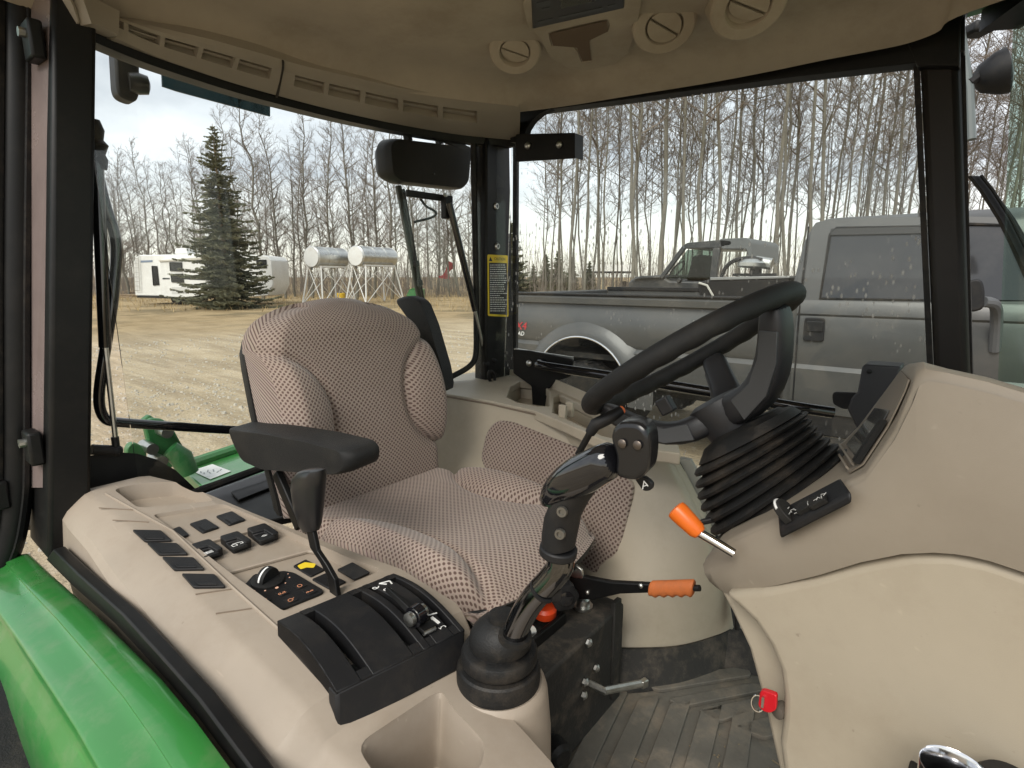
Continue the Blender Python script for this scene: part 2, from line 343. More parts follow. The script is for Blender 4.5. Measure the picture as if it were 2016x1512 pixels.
# glossy near pillar face with sky reflection painted into its colour, and two hinges
gp = MB(); a, b, c, d = px_(98, 960, -1.425), px_(62, 960, -1.54), px_(58, 0, -1.54), px_(104, 0, -1.425)
gp.prism([a, b, c, d], (.0, .012, 0)); ob('pillar_face', gp, mat('pillar_reflection', (.24, .19, .18), .25, coat=.3, var=.15, vscale=5, dirt=(.22, .17, .14), dscale=6, damt=.4), prr)
for yy in (82, 880):
    c = px_(66, yy, -1.47); h = MB().obox(c, (.028, 0, 0), (0, .012, 0), (0, 0, .035)); hg = ob('hinge', h, PAINTB, prr, bevel=.005)
    ob('hinge_pin', MB().tube([c + V((.0, -.012, .012)), c + V((.0, -.022, .012))], .009, 10), STEEL, hg)
# caution sticker on the rear pillar
def on_lr(x, y): return px_(x, y, -1.3975)
st = MB().prism([on_lr(*p) for p in rnd([V((960, 501, 0)), V((1000, 503, 0)), V((1001, 624, 0)), V((961, 622, 0))], 3) for p in [(p.x, p.y)]], (-.0015, 0, 0))
sticker = ob('caution_sticker', st, YELLOW, plr)
sk = MB().prism([px_(x, y, -1.3968) for x, y in ((963, 517), (998, 518), (999, 620), (964, 618))], (-.0006, 0, 0)); ob('sticker_panel', sk, mat('label_black', (.015, .015, .018), .4), sticker)
UY = V((0, 1, 0)); UZ = V((0, 0, 1))
c = px_(984, 510, -1.3965); ob('sticker_heading', text_mb('CAUTION', .0145, c + V((0, 0, 0)), UY, UZ), mat('label_ink', (.01, .01, .01), .5), sticker, smooth=None)
tri = MB().prism([px_(x, y, -1.3965) for x, y in ((962.5, 514), (969.5, 514.5), (966, 505.5))], (-.0005, 0, 0)); ob('warning_triangle', tri, MATS['label_ink'], sticker)
random.seed(4); ln = MB()
for k in range(22):
    y = 521 + k * 4.3; e = random.uniform(.55, 1) if k % 5 == 4 else random.uniform(.86, 1)
    x = 965.0
    while x < 965 + 31 * e:
        wd = random.uniform(1.5, 4.5); ln.add([px_(a, b, -1.3962) for a, b in ((x, y), (x + wd, y), (x + wd, y + 1.5), (x, y + 1.5))], [(0, 1, 2, 3)]); x += wd + .9
o = ob('sticker_print', ln, WHITE, sticker, smooth=None); tag(o, kind='stuff')
for xy in ((977, 406), (979, 485)):
    c = px_(*xy, -1.398); bo = ob('bolt', MB().lathe([(.0135, -.004), (.0135, .001), (.010, .005), (.0065, .005), (.0062, .001)], c, (1, 0, 0), 18), STEEL, plr)
    ob('bolt_socket', MB().lathe([(.0058, 0), (.0058, .003)], c, (1, 0, 0), 6), GLOSSB, bo)
# bracket plates at the rear pillar
DPL = lambda x, y: pn(x, y, (-.07, 1, 0), 1.70)
br = ob('bracket', MB().prism(rnd([DPL(1015, 264), DPL(1130, 261), DPL(1131, 311), DPL(1015, 318)], .006), (0, .012, 0)), PAINTB, plr, bevel=.002)
ob('bracket_edge', MB().prism([DPL(1128, 262), DPL(1132, 262), DPL(1132, 310), DPL(1128, 310)], (0, .05, 0)), PAINTB, br)
for xy in ((1040, 287), (1102, 285)):
    c = DPL(*xy) + V((0, -.002, 0)); ob('bolt', MB().lathe([(.0115, 0), (.0115, .004), (.007, .009), (.002, .010)], c, (0, -1, 0), 14), STEEL, br)
# rear header trim with its row of vent slots
lowpx = [(150, 48), (190, 65), (285, 105), (380, 138), (480, 170), (590, 200), (690, 225), (800, 248), (910, 266), (1022, 277)]
uppx = [(120, -20), (190, 18), (290, 48), (400, 74), (500, 101), (600, 130), (700, 153), (800, 175), (910, 192), (1024, 205)]
LOW = smoothpath([pz_(x, y, 2.085) for x, y in lowpx], 5); UPP = smoothpath([pz_(x, y, 2.135) for x, y in uppx], 5)
def band(s, t, d=0):
    i = min(len(LOW) - 2, max(0, int(s * (len(LOW) - 1)))); f = s * (len(LOW) - 1) - i
    a = LOW[i].lerp(LOW[i + 1], f); b = UPP[i].lerp(UPP[i + 1], f); tg = (LOW[i + 1] - LOW[i]).normalized(); n = (b - a).cross(tg).normalized()
    if n.z > 0: n = -n
    return a.lerp(b, t) + n * d
slots = [(.10, .165), (.175, .245), (.255, .325), (.335, .405), (.415, .485), (.535, .60), (.61, .68), (.69, .76), (.77, .84), (.85, .915)]
def tprof(s, g):                           # cross-section of the trim, with the vent groove g deep
    return [band(s, 0, -.03), band(s, 0, .0), band(s, .08, .008), band(s, .50, .012), band(s, .505, .012 - g), band(s, .795, .011 - g), band(s, .80, .011), band(s, .92, .008), band(s, 1, 0), band(s, 1, -.03)]
ev = [(k / 60, 0) for k in range(61) if not any(a - .004 < k / 60 < b + .004 for a, b in slots)]
for a, b in slots: ev += [(a, 0), (a + .0006, .020)] + [(a + (b - a) * k / 5, .020) for k in range(1, 5)] + [(b - .0006, .020), (b, 0)]
trim = ob('roof_trim', MB().loft([tprof(s_, g) for s_, g in sorted(ev)]), TRIM, CAB, smooth=30)
for a, b in slots:
    ob('vent_slat', MB().loft([[band(s, t, d) for t, d in ((.62, -.006), (.62, .002), (.67, .002), (.67, -.006))] for s in (a + .001, (a + b) / 2, b - .001)]), TRIM, trim)
sj = .505; ob('trim_joint', MB().loft([[band(s, t, .0125 if .05 < t < .95 else .007) for s in (sj, sj + .004)] + [band(s, t, .0) for s in (sj + .004, sj)] for t in (0, .1, .5, .9, 1)]), mat('joint_dark', (.03, .025, .02), .8), trim)
# black frame under the trim
hb = MB(); hb.loft([[LOW[i] + V((.0, 0, .015)), LOW[i] + V((-.012, 0, -.014 - .006 * i / len(LOW))), LOW[i] + V((-.055, 0, -.014 - .006 * i / len(LOW))), LOW[i] + V((-.055, 0, .03))] for i in range(len(LOW))])
ob('rear_header', hb, PAINTB, CAB)
# headliner
def left_edge(t):
    P = LEFTP; i = min(len(P) - 2, int(t * (len(P) - 1))); f = t * (len(P) - 1) - i; return P[i].lerp(P[i + 1], f)
LEFTP = smoothpath([pz_(x, y, 2.155) for x, y in ((1024, 203), (1120, 190), (1260, 166), (1400, 142), (1520, 118), (1620, 96), (1710, 78), (1790, 60), (1850, 36), (1890, 4))] + [V((.1, 1.48, 2.155)), V((.5, 1.2, 2.155))], 5)
REARP = [V((p.x, p.y, 2.155)) for p in UPP] + [V((LEFTP[0].x, LEFTP[0].y, 2.155))]
def head(u, v):
    i = u * (len(REARP) - 1); k = min(len(REARP) - 2, int(i)); a = REARP[k].lerp(REARP[k + 1], i - k)
    fr = V((.5, .1, 2.155)).lerp(V((.5, 1.2, 2.155)), u); l = left_edge(v); r = V((-1.5, .25, 2.155)).lerp(V((.5, .1, 2.155)), v)
    c00, c10, c01, c11 = REARP[0], REARP[-1], V((.5, .1, 2.155)), LEFTP[-1]
    p = a * (1 - v) + fr * v + r * (1 - u) + l * u - (c00 * (1-u)*(1-v) + c10 * u*(1-v) + c01 * (1-u)*v + c11 * u*v)
    e = min((1 - u) * 1.25, v * 1.9, .12) / .12
    p.z = 2.128 + .062 * math.sin(min(1, e) * math.pi / 2); return p
hl = ob('headliner', MB().grid(head, 60, 60), LINER, CAB, smooth=60)
HZ = 2.19
def hp(x, y, d=0): return pz_(x, y, HZ - d)
# roof console with radio
rc = MB().prism([hp(*q) for q in [(1050, -60), (1030, 0), (1038, 40), (1062, 66), (1085, 108), (1120, 128), (1160, 130), (1210, 118), (1238, 96), (1250, 60), (1262, 0), (1262, -60)]], (0, 0, -.010))
tc_ = MB().prism([hp(x, y, .011) for x, y in [(1080, 66), (1105, 58), (1150, 48), (1196, 38), (1200, 50), (1196, 64), (1170, 74), (1158, 84), (1160, 105), (1166, 121), (1145, 124), (1138, 104), (1128, 92), (1108, 90), (1086, 92)]], (0, 0, .006))
tc_.v = [p + V((0, 0, -.003)) for p in tc_.v]
rcon = ob('roof_console', rc, LINER, CAB, bevel=.004, cuts=[tc_])
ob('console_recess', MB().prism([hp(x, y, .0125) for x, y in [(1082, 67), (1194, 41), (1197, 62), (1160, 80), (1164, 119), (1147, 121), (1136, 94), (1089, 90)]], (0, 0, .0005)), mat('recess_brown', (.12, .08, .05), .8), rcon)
rad = ob('radio', MB().prism([hp(x, y, .012) for x, y in [(1043, -60), (1235, -60), (1229, 17), (1048, 58)]], (0, 0, .02)), mat('radio_black', (.012, .013, .017), .35), rcon, bevel=.003)
ob('radio_screen', MB().prism([hp(x, y, .0335) for x, y in [(1102, -50), (1178, -60), (1172, 4), (1104, 19)]], (0, 0, .001)), mat('radio_lcd', (.035, .037, .03), .2), rad) if False else None
ob('radio_screen', MB().prism([hp(x, y, .0128) for x, y in [(1102, -60), (1178, -60), (1172, 3), (1104, 17)]], (0, 0, .0005)), mat('radio_lcd', (.04, .042, .034), .25), rad)
gl = MB()
for x, y, a, b in ((1066, 44, 7, 3), (1082, 40, 7, 3), (1110, 34, 10, 2.5), (1132, 29, 10, 2.5), (1154, 24, 10, 2.5), (1176, 19, 10, 2.5), (1204, 12, 8, 2.5), (1070, 8, 14, 5), (1074, 18, 8, 2)):
    gl.prism([hp(x + i * a, y + j * b - i * a * .22, .0128) for i, j in ((-1, -1), (1, -1), (1, 1), (-1, 1))], (0, 0, .0006))
tag(ob('radio_button', gl, mat('radio_grey', (.05, .055, .062), .5), rad), kind='stuff')
# round air vents
for x, y, rpx, rot, opn in ((1014, 90, 40, 62, .6), (1308, 38, 46, 70, 0), (1474, -2, 52, 60, 1)):
    c = hp(x, y); d = (c - EYE).length; r = rpx / F * d * 1.08
    va = V((.30, -.42, -.80)).normalized(); c = c - V((0, 0, .012))
    vt = ob('air_vent', MB().lathe([(r * 1.12, -.045), (r * 1.02, -.01), (r, .004), (r * .93, .008), (r * .62, .008), (r * .58, .002), (r * .57, -.006)], c, va, 32), LINER, CAB, smooth=25)
    ob('vent_cavity', MB().lathe([(r * .575, -.012), (r * .575, -.010)], c, va, 28), mat('vent_dark', (.02, .014, .01), .8) if 'vent_dark' not in MATS else MATS['vent_dark'], vt)
    a = V((math.cos(R(rot)), math.sin(R(rot)), 0)); a = (a - va * a.dot(va)).normalized(); q = va.cross(a)
    for sgn in (-1, 1):
        poly = [c + q * (sgn * .04 * r) - a * r * .55] + [c + (a * math.sin(t) + q * sgn * math.cos(t) * (.96 if sgn > 0 else .75 if opn else .96)) * r * .55 for t in (R(k) for k in range(-80, 81, 20))] + [c + q * (sgn * .04 * r) + a * r * .55]
        mb = MB().prism(poly, va * .006); mb.v = [p + va * (.002 - .022 * opn * abs((p - c).dot(q)) / r * (1 if sgn < 0 else .35)) for p in mb.v]
        ob('vent_flap', mb, LINER, vt)
# side header over the left door, gusset in its corner
SH = lambda x, y: pn(x, y, (-.07, 1, 0), 1.735)
ob('side_header', MB().prism([SH(*q) for q in ((1000, 196), (1085, 190), (1400, 120), (1800, 20), (1900, -40), (1900, 100), (1812, 122), (1560, 151), (1400, 172), (1240, 194), (1085, 214), (1000, 226))], (0, .06, 0)), PAINTB, CAB, bevel=.003)
ob('corner_gusset', MB().prism([pn(x, y, (-.07, 1, 0), 1.728) for x, y in ((1005, 205), (1084, 204), (1082, 214), (1062, 224), (1046, 238), (1036, 254), (1029, 280), (1005, 280))], (0, .03, 0)), PAINTB, CAB)
ob('front_header', MB().prism([py_(x, y, 1.72) for x, y in ((1780, 75), (1830, 45), (1862, 10), (1880, -60), (1940, -60), (1892, 40), (1890, 130), (1806, 130))], (0, .05, 0)), PAINTB, CAB, bevel=.004)
ob('windshield_header', MB().bar((-.02, 1.80, 2.20), (.42, .9, 2.20), .08, .09), PAINTB, CAB)
# outer roof, out of view, added to block light from above
rf = MB().prism(rnd([V(p) for p in ((-1.62, .12, 2.2), (.55, .02, 2.2), (.55, 1.5, 2.2), (-.05, 1.86, 2.2), (-1.5, 1.78, 2.2))], .2, 6), (0, 0, .16)); ob('unseen_roof_shell', rf, GREEN, CAB, bevel=.03)
# glass
rg = MB(); rg.loft([[p + V((-.03, 0, -.0)), p + V((-.035, 0, 0)), p + V((-.035 + .01, 0, -1.05)), p + V((-.03 + .01, 0, -1.05))] for p in LOW[2:-1]]); ob('rear_window', rg, GLASS, CAB, smooth=None)
LG = lambda x, y: pn(x, y, (-.07, 1, 0), 1.775)
dg_ = MB().prism([LG(1010, 205), LG(1890, 60), V((.02, 1.776, .75)), V((-1.42, 1.676, .75))], (0, .005, 0)); ob('door_window', dg_, GLASSL, CAB, smooth=None)
ws = MB().loft([[V((x, y, 2.2)), V((x + .005, y + .004, 2.2)), V((x + .125, y + .004, .9)), V((x + .12, y, .9))] for x, y in ((.0, 1.80), (.12, 1.70), (.22, 1.5), (.3, 1.2), (.33, .9), (.32, .7))]); ob('windshield', ws, GLASSG, CAB, smooth=None)
# rear sill and its rubber corner
sl_ = [px_(x, y, -1.47) for x, y in ((370, 975), (470, 938), (560, 906), (760, 806), (880, 746))] + [px_(918, 727, -1.45), px_(934, 712, -1.44), px_(938, 690, -1.44), px_(937, 560, -1.44), px_(934, 420, -1.44), px_(932, 280, -1.44)]
ob('window_gasket', MB().tube(rnd(sl_, .05, 4, False), .011, 8), RUBBER, CAB)
# base plate and grab rail beside the left door
GP = lambda x, y: pn(x, y, (-.07, 1, 0), 1.665)
gpl = ob('rail_plate', MB().prism(rnd([GP(1010, 688), GP(1040, 690), GP(1128, 708), GP(1122, 742), GP(1090, 752), GP(1078, 768), GP(1072, 805), GP(1048, 800), GP(1046, 760), GP(1010, 735)], .008), (0, .01, 0)), PAINTB, CAB, bevel=.002)
ob('rail_backing', MB().prism([pn(x, y, (-.07, 1, 0), 1.69) for x, y in ((1012, 686), (1126, 703), (1126, 720), (1012, 705))], (0, .012, 0)), STEEL, gpl)
c = GP(1042, 715); ob('bolt', MB().lathe([(.012, 0), (.012, .004), (.007, .009), (.002, .01)], c, (0, -1, 0), 14), STEEL, gpl)
rail = [GP(1070, 714) + V((0, .01, 0)), GP(1072, 714) + V((.0, -.03, 0)), GP(1090, 718) + V((0, -.045, 0)), GP(1240, 740) + V((0, -.045, 0)), py_(1420, 775, 1.62), py_(1560, 800, 1.64), py_(1640, 812, 1.68)]
ob('grab_rail', MB().tube(smoothpath(rail, 5), .0155, 14), GLOSSB, CAB)
# rubber loop at the foot of the rear pillar
c = px_(968, 742, -1.37); lp = MB(); lp.tube([c + V((0, math.cos(t) * .016 + math.sin(t) * -.008, math.sin(t) * .024)) for t in (2 * math.pi * k / 18 for k in range(19))], .006, 8); ob('rubber_strap', lp, RUBBER, plr)
# open right door, hinged on the near pillar: only its hinge edge is in view
DR = thing('open_door', (-1.6, .12, 1.0), 'open right cab door with black rubber sealed edge, swung back beside the pillar', 'door')
DX = lambda x, y: px_(x, y, -1.56)
fp = [DX(40, -60), DX(36, 300), DX(33, 600), DX(33, 900), DX(28, 1000), DX(8, 1090), DX(-40, 1160), DX(-140, 1200)]
ob('door_frame', MB().tube(smoothpath(fp, 5), .030, 12), PAINTB, DR)
ob('door_seal', MB().tube(smoothpath([p + V((.018, .008, 0)) for p in fp], 5), .012, 8), RUBBER, DR)
ob('door_seal', MB().tube(smoothpath([p + V((.01, -.034, .0)) for p in fp], 5), .012, 8), RUBBER, DR)
ob('door_glass', MB().prism([DX(20, -60), DX(18, 600), DX(18, 990), DX(-60, 1130), DX(-200, 1150), DX(-200, -60)], (-.005, 0, 0)), GLASSG, DR, smooth=None)
c = DX(-2, 970); ob('door_latch', MB().obox(c + V((.02, 0, 0)), (.012, 0, 0), (0, .012, 0), (0, 0, .03)), PAINTB, DR, bevel=.004)
# ================================================================== floor and seat
def sst(x): x = max(0, min(1, x)); return x * x * (3 - 2 * x)
FL = MB().box((-1.5, .2, .56), (.25, 1.72, .618)); ob('floor_plate', FL, DUSTB, CAB)
MAT_ = thing('floor_mat', (-.35, 1.0, .618), 'dusty grey ribbed rubber mat on the cab floor in front of the seat', 'floor mat')
MATM = mat('mat_rubber', (.125, .117, .10), .75, bump=.35, bscale=70, var=.22, vscale=8, dirt=(.29, .235, .175), dscale=6, damt=.9)
ob('mat_base', MB().box((-.72, .55, .618), (.12, 1.45, .63)), MATM, MAT_, bevel=.003)
def fl(x, y): return pz_(x, y, .63)
for q in ([(1312, 1383), (1480, 1350), (1520, 1362), (1345, 1397)], [(1372, 1405), (1520, 1373), (1540, 1388), (1415, 1427)], [(1445, 1437), (1540, 1408), (1560, 1440), (1505, 1460)],
          [(1225, 1345), (1470, 1318), (1480, 1335), (1300, 1365)]):
    ob('rib_pad', MB().prism(rnd([fl(*p) for p in q], .012), (0, 0, .010)), MATM, MAT_, bevel=.0015)
for k in range(5):                         # long ribs running towards the door
    x0, x1 = 1195 + k * 62, 1105 + k * 78; q = [(x0, 1372 + k * 9), (x0 + 42, 1366 + k * 9), (x1 + 50, 1540), (x1, 1540)]
    ob('rib_pad', MB().prism(rnd([fl(*p) for p in q], .012), (0, 0, .010)), MATM, MAT_, bevel=.0015)
random.seed(8); dm = MB()                  # straw and crumbs of dry dirt trodden onto the mat
for k in range(260):
    c = V((random.gauss(-.20, .07), random.gauss(.93, .07), .6385)); a = random.uniform(0, 7); l = random.choice((.0015, .002, .003, .006, .010)); d = V((math.cos(a), math.sin(a), random.uniform(-.1, .15))) * l
    dm.obox(c, d, V((-d.y, d.x, 0)).normalized() * random.uniform(.0006, .0014), (0, 0, .0008))
tag(ob('dry_dirt', dm, mat('straw', (.22, .175, .11), .9), MAT_, smooth=None), kind='stuff')

YC, HW = .872, .236
SEAT = thing('operator_seat', (-.85, YC, .88), 'beige operator seat in dark dotted fabric with black armrests', 'seat')
def cush(u, v, dz=0):
    w = 2 * u - 1; aw = abs(w); x = -1.19 + .565 * v + .035 * (1 - w * w) * sst((v - .5) / .5)
    z = 1.052 + .014 * v
    cw_, cv_, aw_, av_ = (1.06, .50, .46, .33) if w > 0 else (1.06, .60, .52, .40)
    q = ((cw_ - aw) / aw_) ** 2 + ((v - cv_) / av_) ** 2
    z += .042 * max(0, 1 - q) ** .55 - .009 * math.exp(-((q - 1.06) / .16) ** 2)
    z -= .012 * (1 - w * w) * math.sin(v * math.pi)
    if v > .78: z -= .052 * ((v - .78) / .22) ** 2.2
    if aw > .86: z -= .05 * ((aw - .86) / .14) ** 2
    y = YC + HW * w * (1 - .16 * max(0, (v - .80) / .20) ** 2.2 - .06 * max(0, (.1 - v) / .1))
    return V((x, y, z + dz))
NU, NV = 96, 84
def pad(fn, back, uvf, nu=NU, nv=NV):       # an upholstered pad: a front surface and sides carried to an outline behind it
    m = MB().grid(fn, nu, nv, uvf)
    W = nu + 1                             # cloth measured along the surface, so that the weave keeps one size
    U_ = [0.0]; V_ = [0.0]
    for i in range(nu): U_.append(U_[-1] + sum((m.v[j * W + i + 1] - m.v[j * W + i]).length for j in range(nv + 1)) / (nv + 1))
    for j in range(nv): V_.append(V_[-1] + sum((m.v[(j + 1) * W + i] - m.v[j * W + i]).length for i in range(W)) / W)
    for j in range(nv + 1):
        for i in range(W): m.uv[j * W + i] = (U_[i] - U_[nu // 2], V_[j])
    idx = [i for i in range(nu + 1)] + [j * (nu + 1) + nu for j in range(1, nv + 1)] + [nv * (nu + 1) + i for i in range(nu - 1, -1, -1)] + [j * (nu + 1) for j in range(nv - 1, 0, -1)]
    prev = idx; n = len(idx)
    for k in (1, 2):
        b = len(m.v)
        for q, i in enumerate(idx):
            p = m.v[i]; t = back(p, k / 2); m.v.append(t); d = (t - p).length; uu = m.uv[i]; m.uv[b + q] = (uu[0], uu[1] - d)
        cur = list(range(b, b + n)); m.f += [(prev[i], prev[(i + 1) % n], cur[(i + 1) % n], cur[i]) for i in range(n)]; prev = cur
    m.f.append(tuple(prev)); return m
c_ = V((-.86, YC, 0))
def cback(p, k):
    q = V((p.x, p.y, p.z * (1 - k) + 1.0 * k)); d = (q - c_); d.z = 0; q += d.normalized() * .012 * math.sin(k * math.pi * .8); return q
ob('cushion', pad(cush, cback, lambda u, v: (u * 2 * HW, v * .56)), FABRIC, SEAT, smooth=60)
def bhw(v):
    h = .236 + .014 * sst(v / .5)
    if v > .72: h *= max(.0, 1 - ((v - .72) / .29) ** 3.2) ** .42
    return h
YB = .876
def back(u, v):
    w = 2 * u - 1; aw = abs(w); z = 1.035 + .50 * v; x = -1.150 - .105 * v + .022 * math.sin(v * math.pi)
    q = ((1.08 - aw) / .60) ** 2 + ((v - .48) / .31) ** 2
    x += .056 * max(0, 1 - q) ** .5 - .010 * math.exp(-((q - 1.05) / .14) ** 2)
    if aw > .82: x -= .05 * ((aw - .82) / .18) ** 2
    if v > .86: x -= .042 * ((v - .86) / .14) ** 2
    return V((x, YB + bhw(v) * w, z - .012 * w * w * sst((v - .6) / .4)))
bc = V((0, YB, 1.28))
def bback(p, k):
    d = (p - bc); d.x = 0; q = V((p.x * (1 - k) + (-1.235 - .24 * (p.z - 1.03)) * k, p.y, p.z)); return q + d.normalized() * .010 * math.sin(k * math.pi * .8)
ob('backrest', pad(back, bback, lambda u, v: (u * 2 * HW, v * .5)), FABRIC, SEAT, smooth=60)
# black moulded shell behind and below the pads
sh = []
for k in range(40):
    t = 2 * math.pi * k / 40
    pass
outl = [(w, v) for v in (0, .1, .2, .3, .4, .5, .6, .7, .78, .84, .89, .93, .96, .985, 1) for w in (1,)]
pts = [V((-1.235 - .24 * (.5 * v), YB + bhw(v) * (1 - .09 * sst((v - .74) / .26)) + .014 * (1 - v) ** .35, 1.035 + .5 * v - .010 * v)) for _, v in outl]; pts = pts + [V((p.x, 2 * YB - p.y, p.z)) for p in reversed(pts)]
ob('back_shell', MB().loft([[p + V((.012, 0, 0)) for p in pts], pts, [V((p.x - .03, YB + (p.y - YB) * .97, 1.28 + (p.z - 1.28) * .985)) for p in pts], [V((p.x - .05, YB + (p.y - YB) * .8, 1.28 + (p.z - 1.28) * .86)) for p in pts]]), SOFTB, SEAT, smooth=40)
co = [cush(u, v) for u, v in [(0, v / 10) for v in range(11)] + [(u / 10, 1) for u in range(1, 10)] + [(1, 1 - v / 10) for v in range(11)]]
def grow(p, g, z): d = p - c_; d.z = 0; q = p + d.normalized() * g; q.z = z; return q
ob('seat_pan', MB().loft([[grow(p, -.002, 1.002) for p in co], [grow(p, .004, .997) for p in co], [grow(p, .002, .978) for p in co], [grow(p, -.05, .970) for p in co]]), SOFTB, SEAT, smooth=40)
# armrest beside the console, the other one folded up behind
AP = lambda x, y: py_(x, y, .555)
poly = rnd([AP(*p) for p in ((441, 842), (520, 853), (600, 868), (676, 888), (686, 905), (683, 932), (655, 938), (600, 934), (510, 926), (470, 908), (452, 872))], .02)
ar = MB(); cen = sum(poly, V()) / len(poly)
ar.loft([[cen + (p - cen) * .93 + V((0, 0, 0)) for p in poly], [cen + (p - cen) * .985 + V((0, .008, 0)) for p in poly], [p + V((0, .022, 0)) for p in poly], [p + V((0, .058, .003)) for p in poly], [cen + (p - cen) * .985 + V((0, .072, .003)) for p in poly], [cen + (p - cen) * .92 + V((0, .080, .003)) for p in poly]])
ob('armrest', ar, SOFTB, SEAT, smooth=50)
ob('armrest_hinge', MB().tube([AP(480, 880) + V((.0, .04, 0)), AP(480, 880) + V((.03, .10, .0))], .035, 14), BLACK, SEAT)
fpx = rnd([V((*p, 0)) for p in ((776, 590), (800, 582), (826, 590), (846, 640), (872, 730), (879, 772), (872, 768), (838, 700), (812, 640))], 8)
fpl = [py_(p.x, p.y, 1.155) for p in fpx]; fc = sum(fpl, V()) / len(fpl)
ob('armrest', MB().loft([[fc + (p - fc) * .95 for p in fpl], [p + V((-.004, .008, 0)) for p in fpl], [p + V((-.02, .05, 0)) for p in fpl], [fc + (p - fc) * .93 + V((-.02, .06, 0)) for p in fpl]]), SOFTB, SEAT, smooth=50)
# belt stalk bar at the near rear corner of the seat
ob('seat_bracket', MB().bar(py_(545, 930, .62), py_(592, 1040, .62), .03, .016, (0, 1, 0)), PAINTB, SEAT, bevel=.004)
# suspension and the black steel seat box
SB = thing('seat_base', (-.8, .87, .63), 'black steel seat box on the cab floor, dusty, with bolts and a small lever', 'seat base')
ob('box', MB().box((-1.08, .66, .632), (-.525, 1.055, .875)), DUSTB, SB, bevel=.008, cuts=[MB().box((-.70, .78, .835), (-.60, .90, .9))])
ob('front_flange', MB().prism([V((-.52, 1.0, .66)), V((-.52, 1.03, .66)), V((-.52, 1.03, .90)), V((-.52, 1.0, .90))], (-.012, 0, 0)), DUSTB, SB, bevel=.002)
ob('suspension', MB().box((-1.05, .70, .876), (-.66, 1.06, .985)), RUBBER, SB, bevel=.02)
ob('tray_rim', MB().box((-.595, .775, .875), (-.585, .905, .90)), PAINTB, SB, bevel=.002)
def px52(x, y): return px_(x, y, -.523)
for x, y in ((1157, 1265), (1172, 1315), (1150, 1342), (1148, 1368)):
    c = px52(x, y); ob('bolt', MB().lathe([(.009, 0), (.009, .005), (.004, .009)], c, (1, 0, 0), 6), STEEL, SB)
lv = [px52(1160, 1345), px52(1160, 1345) + V((.035, .0, .0)), px52(1198, 1330) + V((.05, 0, 0)), px52(1215, 1322) + V((.06, .0, 0))]
ob('lever', MB().tube(lv, .008, 8), STEEL, SB); ob('lever_tip', MB().obox(lv[-1] + V((.004, .004, 0)), (.003, .008, 0), (0, 0, .009), (.006, -.002, 0)), STEEL, SB, bevel=.002)
c = px_(1098, 1478, -.50); ob('foot_knob', MB().lathe([(.012, -.07), (.014, -.02), (.022, -.015), (.024, .012), (.015, .02)], c, (.8, -.35, 0), 16), RUBBER, SB)
c = pz_(1000, 1225, .95); 
ob('adjust_knob', MB().lathe([(.020, 0), (.026, .006), (.026, .022), (.020, .028)], pz_(1072, 1212, .885), (.1, -.1, 1), 14), RED if False else mat('signal_orange', (.75, .07, .015), .4), SB)
c = pz_(1043, 1243, .90); ob('washer', MB().lathe([(.006, -.004), (.013, -.004), (.013, .004), (.006, .004)], c, (.7, -.6, .3), 16, ), STEEL, SB)
c = pz_(1148, 1192, .88); ob('bolt', MB().lathe([(.022, -.004), (.022, .002), (.015, .002), (.014, .016), (.008, .022)], c, (0, 0, 1), 12), STEEL, SB)
# parking brake lever with an orange grip, and its black adjuster knob
BK = thing('parking_brake', py_(1125, 1165, .95), 'parking brake lever with orange finger grip beside the seat base', 'lever')
BP = lambda x, y: py_(x, y, .95)
ob('bracket', MB().prism([BP(*p) for p in ((1116, 1130), (1150, 1136), (1200, 1146), (1278, 1150), (1280, 1168), (1220, 1170), (1165, 1182), (1135, 1180), (1112, 1165))], (0, .014, 0)), PAINTB, BK, bevel=.003)
ob('link_plate', MB().prism([BP(*p) for p in ((1108, 1110), (1128, 1108), (1145, 1122), (1148, 1140), (1130, 1138), (1110, 1130))], (0, .006, 0)), STEEL, BK, bevel=.001)
gr = []
a, b = BP(1280, 1160), BP(1366, 1158); ax = (b - a)
for k in range(33):
    t = k / 32; r = .0125 if t in (0, 1) else .0145; p = a + ax * t; dn = .0035 * (math.sin(t * math.pi * 2 * 5) * .5 + .5)
    ring = [p + V((0, math.cos(q) * r * .8, (math.sin(q) * r * 1.25) * (1 if math.sin(q) > 0 else 1 - dn / r))) for q in (2 * math.pi * i / 14 for i in range(14))]; gr.append(ring)
ob('grip', MB().loft(gr), ORANGEG, BK, smooth=60)
ob('release_button', MB().tube([b, b + ax.normalized() * .012], .006, 10), BLACK, BK)
for x, y in ((1157, 1166), (1262, 1153)): ob('rivet', MB().lathe([(.005, 0), (.005, .003), (.002, .005)], BP(x, y), (0, -1, 0), 10), STEEL, BK)
KN = thing('adjuster_knob', py_(1112, 1176, .88), 'black lobed adjuster knob under the seat front edge', 'knob')
c = py_(1112, 1176, .88); d = V((.75, -.55, 0)).normalized(); u = d.cross(UZ); kb = MB()
kb.loft([[c + d * h + (u * math.cos(t) + UZ * math.sin(t)) * r * (1 + .08 * math.cos(6 * t)) for t in (2 * math.pi * i / 36 for i in range(36))] for r, h in ((.02, -.03), (.028, -.024), (.030, -.005), (.028, .003), (.018, .005))])
ob('knob_body', kb, BLACK, KN, smooth=50); ob('knob_cap', MB().lathe([(.016, .0055), (.016, .008), (.012, .009)], c, d, 18), GLOSSB, KN)
ob('spindle', MB().tube([c - d * .02, c - d * .12], .008, 8), STEEL, KN)
